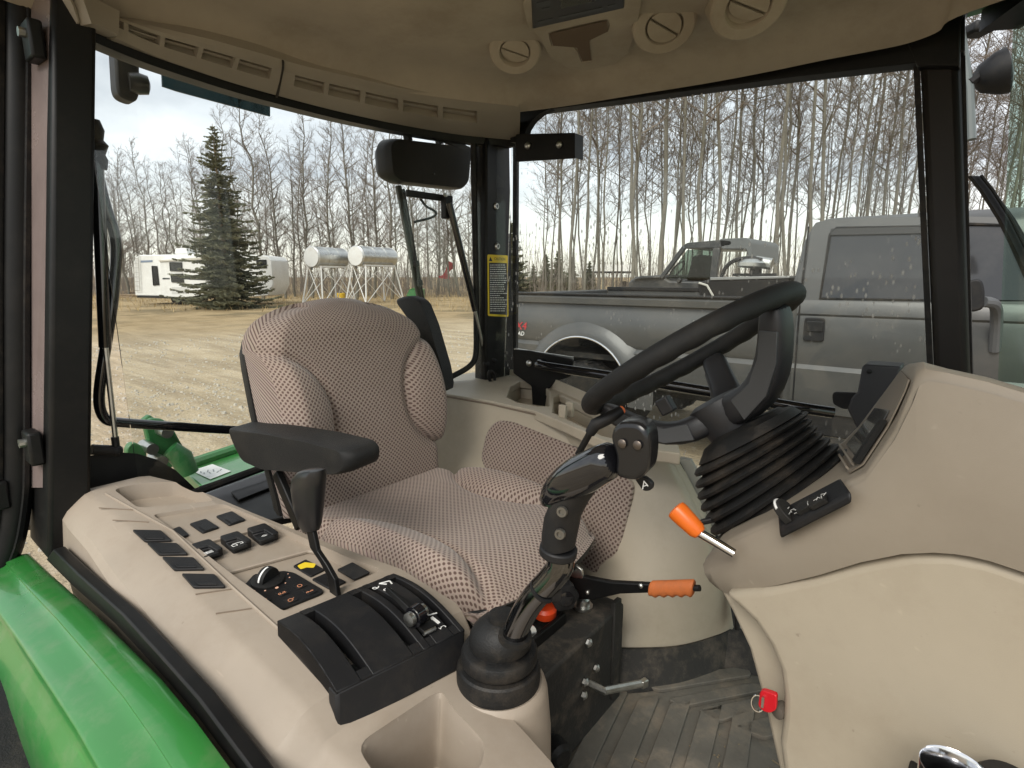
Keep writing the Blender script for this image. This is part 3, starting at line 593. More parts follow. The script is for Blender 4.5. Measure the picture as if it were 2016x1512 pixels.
# ================================================================== right hand console
CN, CD = (.07, 0, 1), 1.0485
def cp(x, y, o=0): return pn(x, y, CN, CD + o)
def zc(X): return CD - .07 * X
NRM = V(CN).normalized()
CON = thing('side_console', (-.9, .4, .63), 'beige right hand control console with black switches, levers and a storage pocket', 'console')
# cross-sections from rear to front: (X, outer ridge Y, inner edge Y, drop of the top)
def sec(X, yr, yi, drop, yo=None, bz=None, dip=0):
    z = zc(X) - drop; yo = yr - .05 if yo is None else yo
    return [V((X, yi - .02, .66)), V((X, yi + .01, z - .18)), V((X, yi, z - .02)), V((X, yi - .008, z - .004)), V((X, yi - .03, z)), V((X, (yr + yi) / 2, z - dip)), V((X, yr + .012, z)), V((X, yr, z - .003)), V((X, yo + .008, z - .030)), V((X, yo - .002, z - .045)), V((X, yo - .01, z - .13)), V((X, yo + .02, .66))]
S = [sec(-1.452, .312, .40, .012, .275), sec(-1.44, .302, .44, .002, .262), sec(-1.36, .302, .465, 0, .257), sec(-1.24, .308, .49, 0, .257), sec(-1.1, .308, .512, 0, .25), sec(-.9, .302, .548, 0, .245), sec(-.72, .297, .588, 0, .245), sec(-.585, .297, .585, 0, .246), sec(-.565, .297, .58, .003, .247), sec(-.548, .298, .575, .016, .248), sec(-.535, .300, .57, .030, .25), sec(-.52, .302, .56, .036, .252), sec(-.46, .306, .53, .037, .256), sec(-.42, .31, .505, .038, .26), sec(-.37, .318, .495, .040, .27), sec(-.325, .33, .485, .042, .285), sec(-.27, .35, .46, .048, .31)]
S = [[s[i] for i in range(len(s))] for s in S]
cuts = []
def cutter(px, o0, o1, r=.01, taper=.0):
    top = rnd([cp(x, y, o0) for x, y in px], r); c = sum(top, V()) / len(top)
    bot = [c + (p - c) * (1 - taper) + NRM * (o1 - o0) for p in top]; up = [p + NRM * .05 for p in top]
    return MB().loft([up, top, bot])
TRAY = [(222, 962), (262, 953), (350, 945), (388, 956), (424, 986), (272, 1000)]
PANEL = [(300, 1013), (442, 991), (470, 1002), (560, 1040), (690, 1100), (752, 1122), (560, 1205), (470, 1140), (385, 1075)]
POCK = [(708, 1468), (858, 1368), (872, 1368), (888, 1396), (958, 1468), (930, 1530), (760, 1545)]
cuts.append(cutter(TRAY, 0, -.035, .02, .12)); cuts.append(cutter(PANEL, 0, -.022, .012, .02)); 
pk = rnd([cp(x, y, -.038) for x, y in POCK], .02); pc = sum(pk, V()) / len(pk)
cuts.append(MB().loft([[pc + (p - pc) * 1.06 + NRM * .02 for p in pk], [pc + (p - pc) * 1.05 for p in pk], [p - NRM * .006 for p in pk], [pc + (p - pc) * .86 - NRM * .11 for p in pk]]))
body = ob('console_body', MB().loft(S), BEIGE, CON, smooth=22, cuts=cuts, bevel=.003)
# collar round the joystick boot
JC = pz_(981, 1326, 1.05)
ob('boot_collar', MB().lathe([(.078, -.25), (.075, -.08), (.070, -.022), (.067, -.012), (.062, -.007), (.050, -.012)], JC, (0, 0, 1), 48), BEIGE, CON, smooth=40)
# moulded crease lines on the outer strip
for a, b in (((195, 1000), (262, 1004)), ((222, 1024), (292, 1028)), ((385, 1170), (455, 1160)), ((425, 1208), (495, 1198))):
    p, q = cp(*a, .0008), cp(*b, .0008); ob('moulded_line', MB().bar(p, q, .0016, .0016), mat('crease', (.2, .155, .115), .7) if 'crease' not in MATS else MATS['crease'], body)
for a, b in (((208, 972), (340, 1045)), ((460, 1158), (560, 1248)), ((340, 1045), (460, 1158))):
    p, q = cp(*a, .001), cp(*b, .001); ob('moulded_ridge', MB().tube([p, q], .0022, 6), BEIGE, body)
# blank plates along the outer strip
for i, (x, y) in enumerate(((297, 1057), (327, 1083), (358, 1112), (398, 1146))):
    w_ = 36 + 1.5 * i; h_ = 10.5 + i * .8
    q = [(x - w_ + 0, y - h_), (x + w_ - 16, y - h_ + 1), (x + w_ + 6, y + h_), (x - w_ + 24, y + h_ + 1)]
    bl = ob('blank_plate', MB().prism(rnd([cp(a, b, .0005) for a, b in q], .004), NRM * .0045), BLACK, body, bevel=.0012)
    q2 = [(x - w_ * .35, y - h_ * .1), (x + w_ * .6, y - h_ * .1), (x + w_ * .75, y + h_ * .45), (x - w_ * .2, y + h_ * .45)]
    ob('plate_insert', MB().prism(rnd([cp(a, b, .005) for a, b in q2], .002), NRM * .0015), BLACK, bl, bevel=.0005)
PO, PO1, PO2 = -.022, -.008, -.015
for q, o in (([(305, 1020), (442, 996), (468, 1005), (556, 1044), (672, 1094), (606, 1084), (452, 1126), (385, 1072)], PO2), ([(305, 1020), (442, 996), (468, 1005), (545, 1040), (520, 1037), (384, 1073)], PO1)):
    ob('panel_step', MB().loft([[cp(x, y, o) for x, y in q], [cp(x, y, o) - NRM * (o - PO) for x, y in q]]), BEIGE, body, bevel=.002)
for i, (x, y) in enumerate(((352, 1053), (403, 1038), (455, 1023))):
    k = .72 if i == 0 else 1
    q = [(x - 30 * k, y - 4), (x + 2, y - 14), (x + 29 * k, y + 3), (x - 4, y + 14)]
    bl = ob('blank_plate', MB().prism(rnd([cp(a, b, PO1) for a, b in q], .004), NRM * .004), BLACK, body, bevel=.001)
    q2 = [(x - 12 * k, y - 1), (x + 5, y - 6), (x + 20 * k, y + 2), (x + 2, y + 8)]
    ob('plate_insert', MB().prism(rnd([cp(a, b, PO1 + .004) for a, b in q2], .002), NRM * .0015), BLACK, bl, bevel=.0005)
for i, (x, y) in enumerate(((408, 1094), (464, 1078), (517, 1062))):
    def Q(a, b, o): return cp(x + a, y + b, PO2 + o)
    rim = ob('rocker_switch', MB().prism(rnd([Q(-31, -8, 0), Q(5, -19, 0), Q(33, 0, 0), Q(-4, 14, 0)], .005), NRM * .016), BLACK, body, bevel=.0018,
             cuts=[MB().prism([Q(-23, -7, .010), Q(4, -14.5, .010), Q(25, -1, .010), Q(-4, 9, .010)], NRM * .02)])
    a = [Q(-23, -7, .0105), Q(4, -14.5, .0105), Q(25, -1, .0105), Q(-4, 9, .0105)]
    u = MB().loft([[a[0] * .62 + a[3] * .38 + NRM * .0, a[1] * .62 + a[2] * .38, a[2] * .97 + a[1] * .03, a[3] * .97 + a[0] * .03], [a[0] * .55 + a[3] * .45 + NRM * .003, a[1] * .55 + a[2] * .45 + NRM * .003, a[2] * .95 + a[1] * .05 + NRM * .005, a[3] * .95 + a[0] * .05 + NRM * .005]])
    ob('rocker', u, SOFTB, rim, bevel=.0008)
    g = MB(); c0 = (a[2] + a[3]) * .35 + (a[0] + a[1]) * .15 + NRM * .0066; ux = (a[2] - a[3]).normalized(); uy = (a[1] - a[2]).normalized()
    if i == 1: L = [((-.010, -.004), (-.002, -.004)), ((-.002, -.004), (-.002, .003)), ((-.002, .003), (-.010, .003)), ((-.010, .003), (-.010, -.004)), ((.002, .004), (.009, .004)), ((.009, .004), (.009, -.002)), ((.009, -.002), (.003, -.002)), ((-.007, .0055), (.004, .0055))]
    elif i == 0: L = [((-.008, -.003), (.006, -.003)), ((-.008, .0), (.006, .0)), ((-.008, .003), (.006, .003)), ((-.004, -.004), (-.004, .004))]
    else: L = [((-.005, .001), (.0, .005)), ((.0, .005), (.005, .001)), ((-.003, .0), (.003, .0))]
    for p, q in L: g.bar(c0 + ux * p[0] + uy * p[1], c0 + ux * q[0] + uy * q[1], .0011, .0004, NRM)
    ob('switch_symbol', g, WHITE, rim, smooth=None)
# dial plate
DP = rnd([cp(x, y, PO) for x, y in ((478, 1160), (500, 1135), (560, 1128), (580, 1132), (637, 1166), (634, 1172), (530, 1214), (518, 1214), (484, 1176))], .006)
dp = ob('dial_plate', MB().prism(DP, NRM * .005), BLACK, body, bevel=.0012)
DT = PO + .0053
dc = cp(527, 1144, DT)
ob('dial_base', MB().lathe([(.0265, -.001), (.0265, .004), (.022, .0055)], dc, NRM, 32), SOFTB, dp)
dx = (cp(548, 1150, DT) - cp(505, 1136, DT)).normalized(); dy = NRM.cross(dx)
kn = MB(); pr = [dc + dy * (math.cos(t) * .019) + NRM * (.0055 + .019 * math.sin(t)) for t in (math.pi * k / 14 for k in range(15))]
kn.loft([[p - dx * .0075 for p in pr], [p + NRM * .001 - dx * .004 for p in pr], [p + NRM * .001 + dx * .004 for p in pr], [p + dx * .0075 for p in pr]])
knb = ob('dial_knob', kn, SOFTB, dp, smooth=50)
ob('knob_line', MB().loft([[dc + dy * (-math.cos(t) * r) + NRM * (.0055 + r * math.sin(t)) + dx * s for r, s in ((.0195, -.0015), (.0205, -.0015), (.0205, .0015), (.0195, .0015))] for t in (R(k) for k in range(8, 100, 8))]), WHITE, knb, smooth=None)
dots = MB()
for x, y, r in ((487, 1159, 2), (501, 1163, 2), (522, 1163, 2.4), (545, 1157, 4.5), (562, 1148, 2), (570, 1137, 2), (567, 1130, 1.6)):
    c = cp(x, y, DT); rr = r * .00062; dots.lathe([(rr, 0), (rr, .0004)], c, NRM, 10)
ob('dial_mark', dots, mat('dot_orange', (.85, .50, .36), .6), dp)
for x, y, s in ((504, 1178, 0), (520, 1181, 1), (555, 1167, 2), (590, 1153, 1), (572, 1181, 3), (610, 1164, 4), (535, 1198, 4)):
    b1 = rnd([cp(x + a, y + b, DT - .0004) for a, b in ((-15, 1), (3, -8), (17, 0), (-2, 8))], .003)
    bt = ob('dial_button', MB().prism(b1, NRM * .0016), BLACK, dp, bevel=.0005)
    g = MB(); c0 = cp(x, y, DT + .0015); ux = (cp(x + 10, y - 4, DT) - cp(x - 10, y + 4, DT)).normalized(); uy = NRM.cross(ux)
    if s in (1, 3):
        for k in range(10):
            if s == 3 and k == 0: continue
            t0, t1 = 2 * math.pi * k / 10, 2 * math.pi * (k + 1) / 10; g.bar(c0 + (ux * math.cos(t0) + uy * math.sin(t0)) * .0038, c0 + (ux * math.cos(t1) + uy * math.sin(t1)) * .0038, .0008, .0003, NRM)
        if s == 3: g.bar(c0 + ux * .002, c0 + ux * .007 + uy * .003, .0008, .0003, NRM)
    else:
        for k in range(4): g.bar(c0 + ux * (-.0062 + k * .0036) - uy * .0015, c0 + ux * (-.0062 + k * .0036 + (.0 if k % 2 else .002)) + uy * .0018, .0009, .0003, NRM)
        g.bar(c0 - ux * .006 - uy * .0024 * (s == 2), c0 + ux * .006 - uy * .0024 * (s == 2), .0007, .0003, NRM)
    ob('button_symbol', g, ORANGEP, bt, smooth=None)
# plates beside the lever
for px4, m_ in (([(577, 1117), (602, 1104), (640, 1124), (612, 1138)], BLACK), ([(614, 1143), (644, 1130), (682, 1148), (650, 1163)], BLACK), ([(664, 1124), (694, 1110), (729, 1130), (698, 1144)], BLACK)):
    bl = ob('blank_plate', MB().prism(rnd([cp(a, b, PO if a < 690 else -.0005) for a, b in px4], .003), NRM * .0035), m_, body, bevel=.001)
    if px4[0][0] == 577:
        ob('yellow_sticker', MB().prism(rnd([cp(a, b, PO + .0038) for a, b in ((585, 1114), (600, 1107), (622, 1110), (618, 1118), (604, 1117), (592, 1121))], .003), NRM * .0004), YELLOW, bl)
# lever quadrant
QD = ob('lever_quadrant', MB().prism([cp(x, y, .0) for x, y in ((556, 1226), (770, 1140), (905, 1232), (664, 1352))], NRM * -.03), mat('slot_black', (.004, .004, .004), .8), CON)
QT = .024
A0, B0, C0, D0 = cp(545, 1222, QT), cp(775, 1128, QT), cp(916, 1225, QT), cp(662, 1347, QT)
def q3(s, t, o=0):                        # s across from the outer side inward, t from rear to front
    p = (A0 * (1 - s) + B0 * s) * (1 - t) + (D0 * (1 - s) + C0 * s) * t
    return p + NRM * (o + .012 * math.sin(t * math.pi) - .012 * t * t)
strips = [(0, .17, 1), (.17, .25, 0), (.25, .56, 1), (.56, .64, 0), (.64, .70, 1), (.70, .745, 2), (.745, .90, 1), (.90, .955, 0), (.955, 1, 1)]
QM = BLACK
tt = [k / 14 for k in range(15)]
for s0, s1, kind in strips:
    rngs = [(0, 1)] if kind == 1 else [(0, .10), (.92, 1)]
    for t0, t1 in rngs:
        ts = [t0 + (t1 - t0) * k / 14 for k in range(15)]
        lo = -.03
        ob('quadrant_strip', MB().loft([[q3(s0, t, 0), q3(s1, t, 0), q3(s1, t, lo), q3(s0, t, lo)] for t in ts]), QM, QD, bevel=.0014 if kind == 1 else 0)
fr0 = [cp(665, 1447, -.036), cp(919, 1312, -.036)]
a, b = q3(0, 1), q3(1, 1)
ob('quadrant_front', MB().prism([a, b, fr0[1] , fr0[0]], V((-.02, 0, 0))), QM, QD, bevel=.004)
ob('quadrant_side', MB().loft([[q3(0, t, -.0), q3(0, t, -.045 - .045 * sst((t - .6) / .4)), q3(0.02, t, -.045 - .045 * sst((t - .6) / .4)), q3(.02, t, -.0)] for t in tt]), QM, QD, bevel=.0014)
ob('quadrant_side', MB().loft([[q3(1, t, -.0), q3(1, t, -.055), q3(.98, t, -.055), q3(.98, t, -.0)] for t in tt]), QM, QD, bevel=.0014)
ax = (q3(.5, .5) - q3(.5, .3)).normalized(); ay = (q3(.8, .5) - q3(.2, .5)).normalized()
for body_, x, y, sz in (('6', 731, 1159, .017), ('5', 749, 1170, .017), ('1', 837, 1222, .015), ('2', 852, 1235, .015)):
    s, t = {'6': (.74, .15), '5': (.78, .25), '1': (.84, .80), '2': (.86, .90)}[body_]
    c = q3(s, t, .0006); ob('quadrant_number', text_mb(body_, sz, c, -ay * .2 - ax * 1.0, ay), WHITE, QD, smooth=None)
for pts in ([(.80, .10), (.88, .13)], [(.80, .10), (.83, .17)], [(.88, .13), (.86, .2)], [(.82, .745), (.91, .765)], [(.85, .78), (.865, .86)]):
    ob('quadrant_line', MB().bar(q3(*pts[0], .0008), q3(*pts[1], .0008), .0022 if pts[0][0] != .85 else .005, .0006, NRM), WHITE, QD, smooth=None)
# tall lever in the second slot, low clamp in the third
HL = thing('hitch_lever', q3(.60, .12), 'tall black hitch lever with flattened knob standing on the lever quadrant', 'lever')
lp = [q3(.61, .13, -.02), q3(.60, .10, .012), py_(655, 1140, .425), py_(640, 1110, .43), py_(622, 1085, .44), py_(614, 1050, .44)]
LPX = [(662, 1178), (655, 1135), (640, 1108), (621, 1080), (613, 1042)]
yl = q3(.6, .12).y
lp = [py_(x, y, yl) for x, y in LPX]; lm = MB()
lm.loft([[p + V((-.011, -.004, 0)), p + V((.011, -.004, 0)), p + V((.011, .004, 0)), p + V((-.011, .004, 0))] for p in [q3(.60, .12, -.02)] + lp]); ob('lever_arm', lm, PAINTB, HL, bevel=.0015)
kr = []
for x0, x1, y, th in ((599, 626, 1046, .007), (593, 629, 1034, .010), (585, 631, 1000, .014), (581, 633, 960, .017), (584, 634, 940, .017), (592, 632, 928, .014), (600, 624, 924, .008)):
    a, b = py_(x0, y, yl), py_(x1, y - 2, yl); c = (a + b) / 2; h = (b - a) / 2
    kr.append([c + h * math.copysign(abs(math.cos(q)) ** .7, math.cos(q)) + V((0, th * math.copysign(abs(math.sin(q)) ** .7, math.sin(q)), 0)) for q in (2 * math.pi * i / 20 for i in range(20))])
ob('lever_knob', MB().loft(kr), mat('knob_black', (.011, .011, .012), .3), HL, smooth=50)
CL = thing('quadrant_clamp', q3(.72, .6), 'small black clamp lever with zinc bolt lying along the quadrant slot', 'clamp')
a, b = q3(.735, .33, .010), q3(.74, .72, .012)
ob('clamp_arm', MB().loft([[p + ay * -w_ + NRM * -.003, p + ay * w_ + NRM * -.003, p + ay * w_ * .6 + NRM * .005, p - ay * w_ * .6 + NRM * .005] for p, w_ in ((a, .003), (a.lerp(b, .5), .006), (b, .010))]), PAINTB, CL, bevel=.001)
c = q3(.735, .76, .012); ob('clamp_bolt', MB().lathe([(.010, -.014), (.010, -.006), (.006, -.006), (.006, .010), (.010, .010), (.010, .017), (.004, .018)], c, ay * -1 + ax * .2, 14), STEEL, CL)
ob('clamp_yoke', MB().lathe([(.008, -.006), (.015, -.006), (.015, .008), (.008, .008)], c, ay * -1 + ax * .2, 18), GLOSSB, CL)
ob('clamp_foot', MB().bar(q3(.70, .86, .004), q3(.82, .86, .004), .016, .006, NRM), PAINTB, CL, bevel=.001)
ob('clamp_pin', MB().tube([q3(.70, .90, .005), q3(.80, .90, .005)], .004, 8), STEEL, CL)
# black seal under the console's outer side
sealpx = [(98, 1080), (148, 1130), (234, 1207), (308, 1288), (384, 1374), (488, 1514), (560, 1620)]
ob('door_sill_seal', MB().tube([py_(x, y, .238) for x, y in sealpx], .008, 8), RUBBER, CAB)
sp = MB(); sp.loft([[py_(x + dx_, y + dy_, .225) for dx_, dy_ in ((-8, 22), (6, 2))] + [py_(x + 6, y + 2, .225) + V((0, .02, 0)), py_(x - 8, y + 22, .225) + V((0, .02, 0))] for x, y in sealpx]); ob('door_sill', sp, PAINTB, CAB, bevel=.003)

# ================================================================== loader joystick
J = thing('loader_joystick', JC, 'glossy black loader joystick with curved chrome stem and rubber bellows boot', 'joystick')
prof = [(0.0564, -0.0113), (0.0587, -0.0085), (0.0592, 0.0113), (0.0578, 0.0169), (0.0550, 0.0193), (0.0475, 0.0202), (0.0470, 0.0226), (0.0522, 0.0244), (0.0536, 0.0282), (0.0531, 0.0385), (0.0508, 0.0428), (0.0479, 0.0442), (0.0399, 0.0451), (0.0395, 0.0475), (0.0428, 0.0498), (0.0437, 0.0545), (0.0428, 0.0630), (0.0385, 0.0724), (0.0310, 0.0808), (0.0230, 0.0855), (0.0197, 0.0869), (0.0193, 0.0931), (0.0150, 0.0940)]
def bent(m, o, lean):
    m.v = [p + V(lean) * max(0, (p.z - o.z) / .13) ** 1.3 for p in m.v]; return m
bt = ob('bellows_boot', bent(MB().lathe(prof, JC, (0, 0, 1), 56), JC, (.014, -.002, .006)), RUBBER, J, smooth=26)
YJ = .485
def jp(x, y, d=0): return py_(x, y, YJ + d)
stem = smoothpath([jp(1012, 1262), jp(1018, 1235), jp(1045, 1185), jp(1085, 1140), jp(1102, 1115), jp(1104, 1090)], 5)
ob('stem', MB().tube(stem, .0155, 18), mat('dark_chrome', (.15, .15, .155), .10, metal=1), J)
ob('stem_ring', MB().tube([jp(1013, 1258), jp(1014, 1248)], .0205, 18), RUBBER, J)
tie = [jp(1070, 1160)]; d = (jp(1085, 1140) - jp(1045, 1185)).normalized()
ob('cable_tie', MB().tube([tie[0] - d * .002, tie[0] + d * .002], .0170, 18), BLACK, J)
ob('cable_tie_head', MB().obox(jp(1095, 1172), d * .004, V((.004, .003, 0)), V((0, 0, .006))), BLACK, J, bevel=.001)
ob('collar', MB().tube([jp(1098, 1092), jp(1100, 1076)], .0215, 20), BLACK, J, bevel=.002)
hb_ = []
for (x, y), rx, ry in (((1099, 1078), .019, .019), ((1102, 1050), .0205, .020), ((1108, 1015), .021, .020), ((1122, 985), .022, .02), ((1140, 960), .022, .02)):
    c = jp(x, y); hb_.append([c + V((rx * math.cos(q), ry * math.sin(q), .004 * math.cos(q))) for q in (2 * math.pi * i / 22 for i in range(22))])
ob('grip', MB().loft(hb_), BLACK, J, smooth=50)
for x, y in ((1107, 1007), (1103, 1051)):
    c = jp(x, y) + V((.012, -.016, 0)); ob('screw', MB().lathe([(.0045, -.004), (.0062, 0), (.0055, .003), (.0032, .003), (.003, .001)], jp(x, y, -.021), (.25, -1, .05), 12), mat('grey_screw', (.20, .19, .17), .45, metal=.9) if 'grey_screw' not in MATS else MATS['grey_screw'], J)
cov = []
for (xa, ya, xb, yb), h_ in (((1064, 982, 1068, 998), .004), ((1071, 957, 1090, 998), .013), ((1085, 934, 1120, 988), .019), ((1105, 911, 1150, 978), .022), ((1140, 891, 1182, 963), .023), ((1175, 875, 1205, 946), .022), ((1203, 866, 1224, 936), .020)):
    p, q = jp(xa, ya, -.006), jp(xb, yb, -.006); c = (p + q) / 2; up = (p - q) / 2
    cov.append([c + up * math.copysign(abs(math.sin(t)) ** .85, math.sin(t)) + V((0, 1, 0)) * math.copysign(abs(math.cos(t)) ** .85, math.cos(t)) * h_ for t in (2 * math.pi * i / 28 for i in range(28))])
cc_ = []
for i in range(len(cov) - 1):
    for k in range(4):
        t = k / 4; cc_.append([a.lerp(b, t) for a, b in zip(cov[i], cov[i + 1])])
cc_.append(cov[-1])
ob('grip_cover', MB().loft(cov), GLOSSB, J, smooth=60, sub=1)
c = jp(1082, 990, -.016); ob('cover_hole', MB().lathe([(.0035, -.002), (.006, .001), (.004, .001)], c, (.1, -1, -.2), 12), GLOSSB, J)
hp_ = rnd([jp(x, y, -.010) for x, y in ((1203, 862), (1208, 842), (1222, 830), (1259, 831), (1277, 847), (1281, 884), (1277, 929), (1257, 946), (1237, 945), (1212, 938), (1216, 900))], .008, 5); hc = sum(hp_, V()) / len(hp_)
ob('switch_head', MB().loft([[hc + (p - hc) * .90 + V((0, -.003, 0)) for p in hp_], [p + V((0, .001, 0)) for p in hp_], [p + V((-.004, .026, 0)) for p in hp_], [hc + (p - hc) * .9 + V((-.004, .032, 0)) for p in hp_]]), mat('grip_black', (.010, .010, .011), .24), J, smooth=35, bevel=.003)
for x, y in ((1226, 873), (1256, 876)): ob('screw', MB().lathe([(.003, 0), (.0045, .002), (.003, .003)], jp(x, y, -.0135), (0, -1, .05), 12), mat('dark_screw', (.12, .1, .085), .4, metal=.8) if 'dark_screw' not in MATS else MATS['dark_screw'], J)
tb = ob('mode_tab', MB().prism(rnd([jp(x, y, .02) for x, y in ((1246, 938), (1268, 938), (1285, 952), (1282, 966), (1266, 968))], .004), (0, .006, 0)), BLACK, J, bevel=.001)
ob('tab_letter', text_mb('A', .0125, jp(1270, 955, .0180), RT + UZ * .3, UZ - RT * .3), WHITE, tb, smooth=None)
# indicator stalk behind the joystick, below the wheel
ST = thing('control_stalk', py_(1215, 812, .80), 'thin black control stalk with thicker tip under the steering wheel', 'stalk')
ob('stalk_rod', MB().tube([py_(1138, 895, .80), py_(1160, 855, .80), py_(1164, 848, .80)], [.006, .006, .007], 10), PAINTB, ST)
ob('stalk_grip', MB().tube([py_(1162, 852, .80), py_(1172, 836, .80), py_(1200, 822, .81), py_(1222, 808, .83)], [.009, .011, .011, .009], 12), BLACK, ST)
ob('stalk_tip', MB().tube([py_(1216, 812, .83), py_(1226, 806, .83)], .007, 8), ORANGE, ST)
# ================================================================== steering wheel, column bellows
WA_, WB_ = py_(1190, 796, .92), py_(1566, 570, .92)      # rear and front of the rim
WC = (WA_ + WB_) / 2; E1 = (WB_ - WA_).normalized(); E2 = V((0, 1, 0)); WN = V((-E1.z, 0, E1.x))
SW = thing('steering_wheel', WC - WN * .1, 'black steering wheel with ribbed grip and grey spoke inserts, tilted towards the seat', 'steering wheel')
RW = (WB_ - WA_).length / 2 * .96; rings = []
for k in range(96):
    t = 2 * math.pi * k / 96; rd = E1 * math.cos(t) + E2 * math.sin(t); c = WC + rd * RW; ring = []
    for i in range(16):
        q = 2 * math.pi * i / 16; bump = .0028 * (.5 + .5 * math.cos(t * 26)) * max(0, -math.sin(q) * .8 - math.cos(q) * .6)
        ring.append(c + (rd * math.cos(q) + WN * math.sin(q)) * (.0172 - bump))
    rings.append(ring)
rm = MB(); rm.loft(rings + [rings[0]], True, False); ob('rim', rm, SOFTB, SW, smooth=70)
HUBM = mat('hub_plastic', (.02, .02, .022), .45, bump=.1, bscale=900)
SPK = mat('spoke_grey', (.05, .052, .055), .42, bump=.08, bscale=900)
ob('hub', MB().lathe([(.030, -.150), (.040, -.148), (.044, -.130), (.050, -.105), (.048, -.092), (.036, -.086), (.02, -.085)], WC, WN, 32), HUBM, SW, smooth=40)
for ang, th_ in ((-16, 1), (100, .6), (196, .8)):
    rd = E1 * math.cos(R(ang)) + E2 * math.sin(R(ang)); td = WN.cross(rd)
    if td.y > 0: td = -td
    pts = [(.010, -.112, .080, .060), (.055, -.118, .074, .056), (.098, -.104, .060, .050), (.132, -.074, .050, .046), (.158, -.038, .046, .042), (.178, -.006, .048, .036)]
    path = [WC + rd * r + WN * h for r, h, w_, th in pts]; sec_ = []; ins = []
    for i, (r, h, w_, th) in enumerate(pts):
        c = path[i]; tg = (path[min(i + 1, 5)] - path[max(i - 1, 0)]).normalized(); nn = tg.cross(td).normalized()
        sec_.append([c + td * w_ * math.copysign(abs(math.cos(q)) ** .6, math.cos(q)) * .5 + nn * th * th_ * math.copysign(abs(math.sin(q)) ** .6, math.sin(q)) * .5 for q in (2 * math.pi * i_ / 20 for i_ in range(20))])
        if 1 <= i <= 4: ins.append([c + td * (w_ * .5 + .0015) + nn * th * th_ * .34, c + td * (w_ * .5 + .0015) - nn * th * th_ * .30, c + td * w_ * .3 - nn * th * th_ * .30, c + td * w_ * .3 + nn * th * th_ * .34])
    sp_ = ob('spoke', MB().loft(sec_), HUBM, SW, smooth=50, sub=1); ob('spoke_insert', MB().loft(ins), SPK, sp_, bevel=.0012)
ob('horn_switch', MB().obox(WC + E1 * -.06 - E2 * .045 - WN * .06, E1 * .012, E2 * .010, WN * .014), HUBM, SW, bevel=.003)
CB = thing('column_bellows', py_(1540, 990, .92), 'black ribbed rubber bellows round the steering column', 'bellows')
c0, c1 = py_(1470, 838, .92), py_(1538, 985, .92); n0, n1 = WN, V((-.748, 0, .664)).normalized(); rg_ = []
NR = 7
def bring(t, r):
    c = c0.lerp(c1, t) + V((-.012, 0, -.006)) * math.sin(t * math.pi); n = n0.lerp(n1, t).normalized(); u = E2; q_ = u.cross(n)
    return [c + (u * math.cos(a) * .95 + q_ * math.sin(a)) * r for a in (2 * math.pi * i / 44 for i in range(44))]
rg_.append(bring(-.04, .055)); rg_.append(bring(0, .062))
rg_.append(bring(.03, .076)); rg_.append(bring(.16, .090))
for k in range(NR):
    t0 = .18 + .86 * k / NR; w_ = .86 / NR; r = .098 + .024 * (k / (NR - 1))
    rg_ += [bring(t0, r - .012), bring(t0 + w_ * .15, r - .001), bring(t0 + w_ * .4, r + .003), bring(t0 + w_ * .68, r + .001), bring(t0 + w_ * .86, r - .010)]
ob('bellows', MB().loft(rg_), RUBBER, CB, smooth=38)

# ================================================================== dash
D = thing('dash_console', (0, .9, .63), 'beige dash console with instrument hood, switch pod and smooth side panel', 'dashboard')
DNV, DDV = (.30, 1, 0), .665
def dn(x, y, d=0): return pn(x, y, DNV, DDV + d)
colsD = [((1384, 1104), (1412, 1158), .045), ((1394, 1090), (1426, 1167), .036), ((1440, 1058), (1460, 1165), .026), ((1560, 1004), (1530, 1152), .012), ((1640, 962), (1610, 1133), .004), ((1706, 928), (1695, 1107), 0), ((1764, 838), (1775, 1091), 0), ((1794, 764), (1838, 1088), 0), ((1805, 722), (1880, 1091), 0), ((1820, 712), (1912, 1096), 0), ((1860, 717), (1950, 1105), 0), ((1940, 734), (2016, 1127), 0), ((2016, 756), (2090, 1147), 0), ((2200, 812), (2250, 1180), 0)]
farD = [(1384, 1030), (1394, 1016), (1440, 985), (1540, 940), (1612, 902), (1662, 868), (1690, 840), (1772, 731), (1780, 722), (1790, 716)]
gridD = []
for i, (t_, b_, o_) in enumerate(colsD):
    T0 = dn(*t_, o_); B0_ = dn(*b_, o_ * .8); dv_ = V((.30, 1, 0)).normalized()
    F0 = py_(*farD[i], 1.12) if i < len(farD) else V((T0.x + .03, 1.12, T0.z - .12))
    if i in (0, 1): F0 = V((T0.x + .01, 1.05, T0.z))
    near_ = [B0_.lerp(T0, k) - dv_ * (.010 * math.sin(k * math.pi)) for k in (0, .06, .3, .6, .9)]
    r = .012 if i < 8 else .03
    rt_ = [T0 + (B0_ - T0).normalized() * r * a + (F0 - T0).normalized() * r * c for a, c in ((1, 0), (.55, .12), (.25, .25), (.12, .55), (0, 1))]
    gridD.append(near_ + rt_ + [T0.lerp(F0, k) for k in (.3, .6, .9)] + [F0, F0 + V((0, .02, -.10)), V((B0_.x, 1.12, B0_.z)), B0_ + V((0, .05, 0))])
cw = ob('cowl', MB().loft(gridD), COWL, D, smooth=45)
def face_pt(c, k, h=0):                  # a point on the operator side of the hood: column c, k from the near edge to the far one
    i = min(8, int(c)); f = c - i
    def cell(i): T0 = gridD[i][9]; F0 = gridD[i][13]; return T0, F0
    T0 = cell(i)[0].lerp(cell(i + 1)[0], f); F0 = cell(i)[1].lerp(cell(i + 1)[1], f); q = (cell(i + 1)[0] - cell(i)[0]).cross(F0 - T0).normalized()
    if q.x > 0: q = -q
    return T0.lerp(F0, k) + q * h
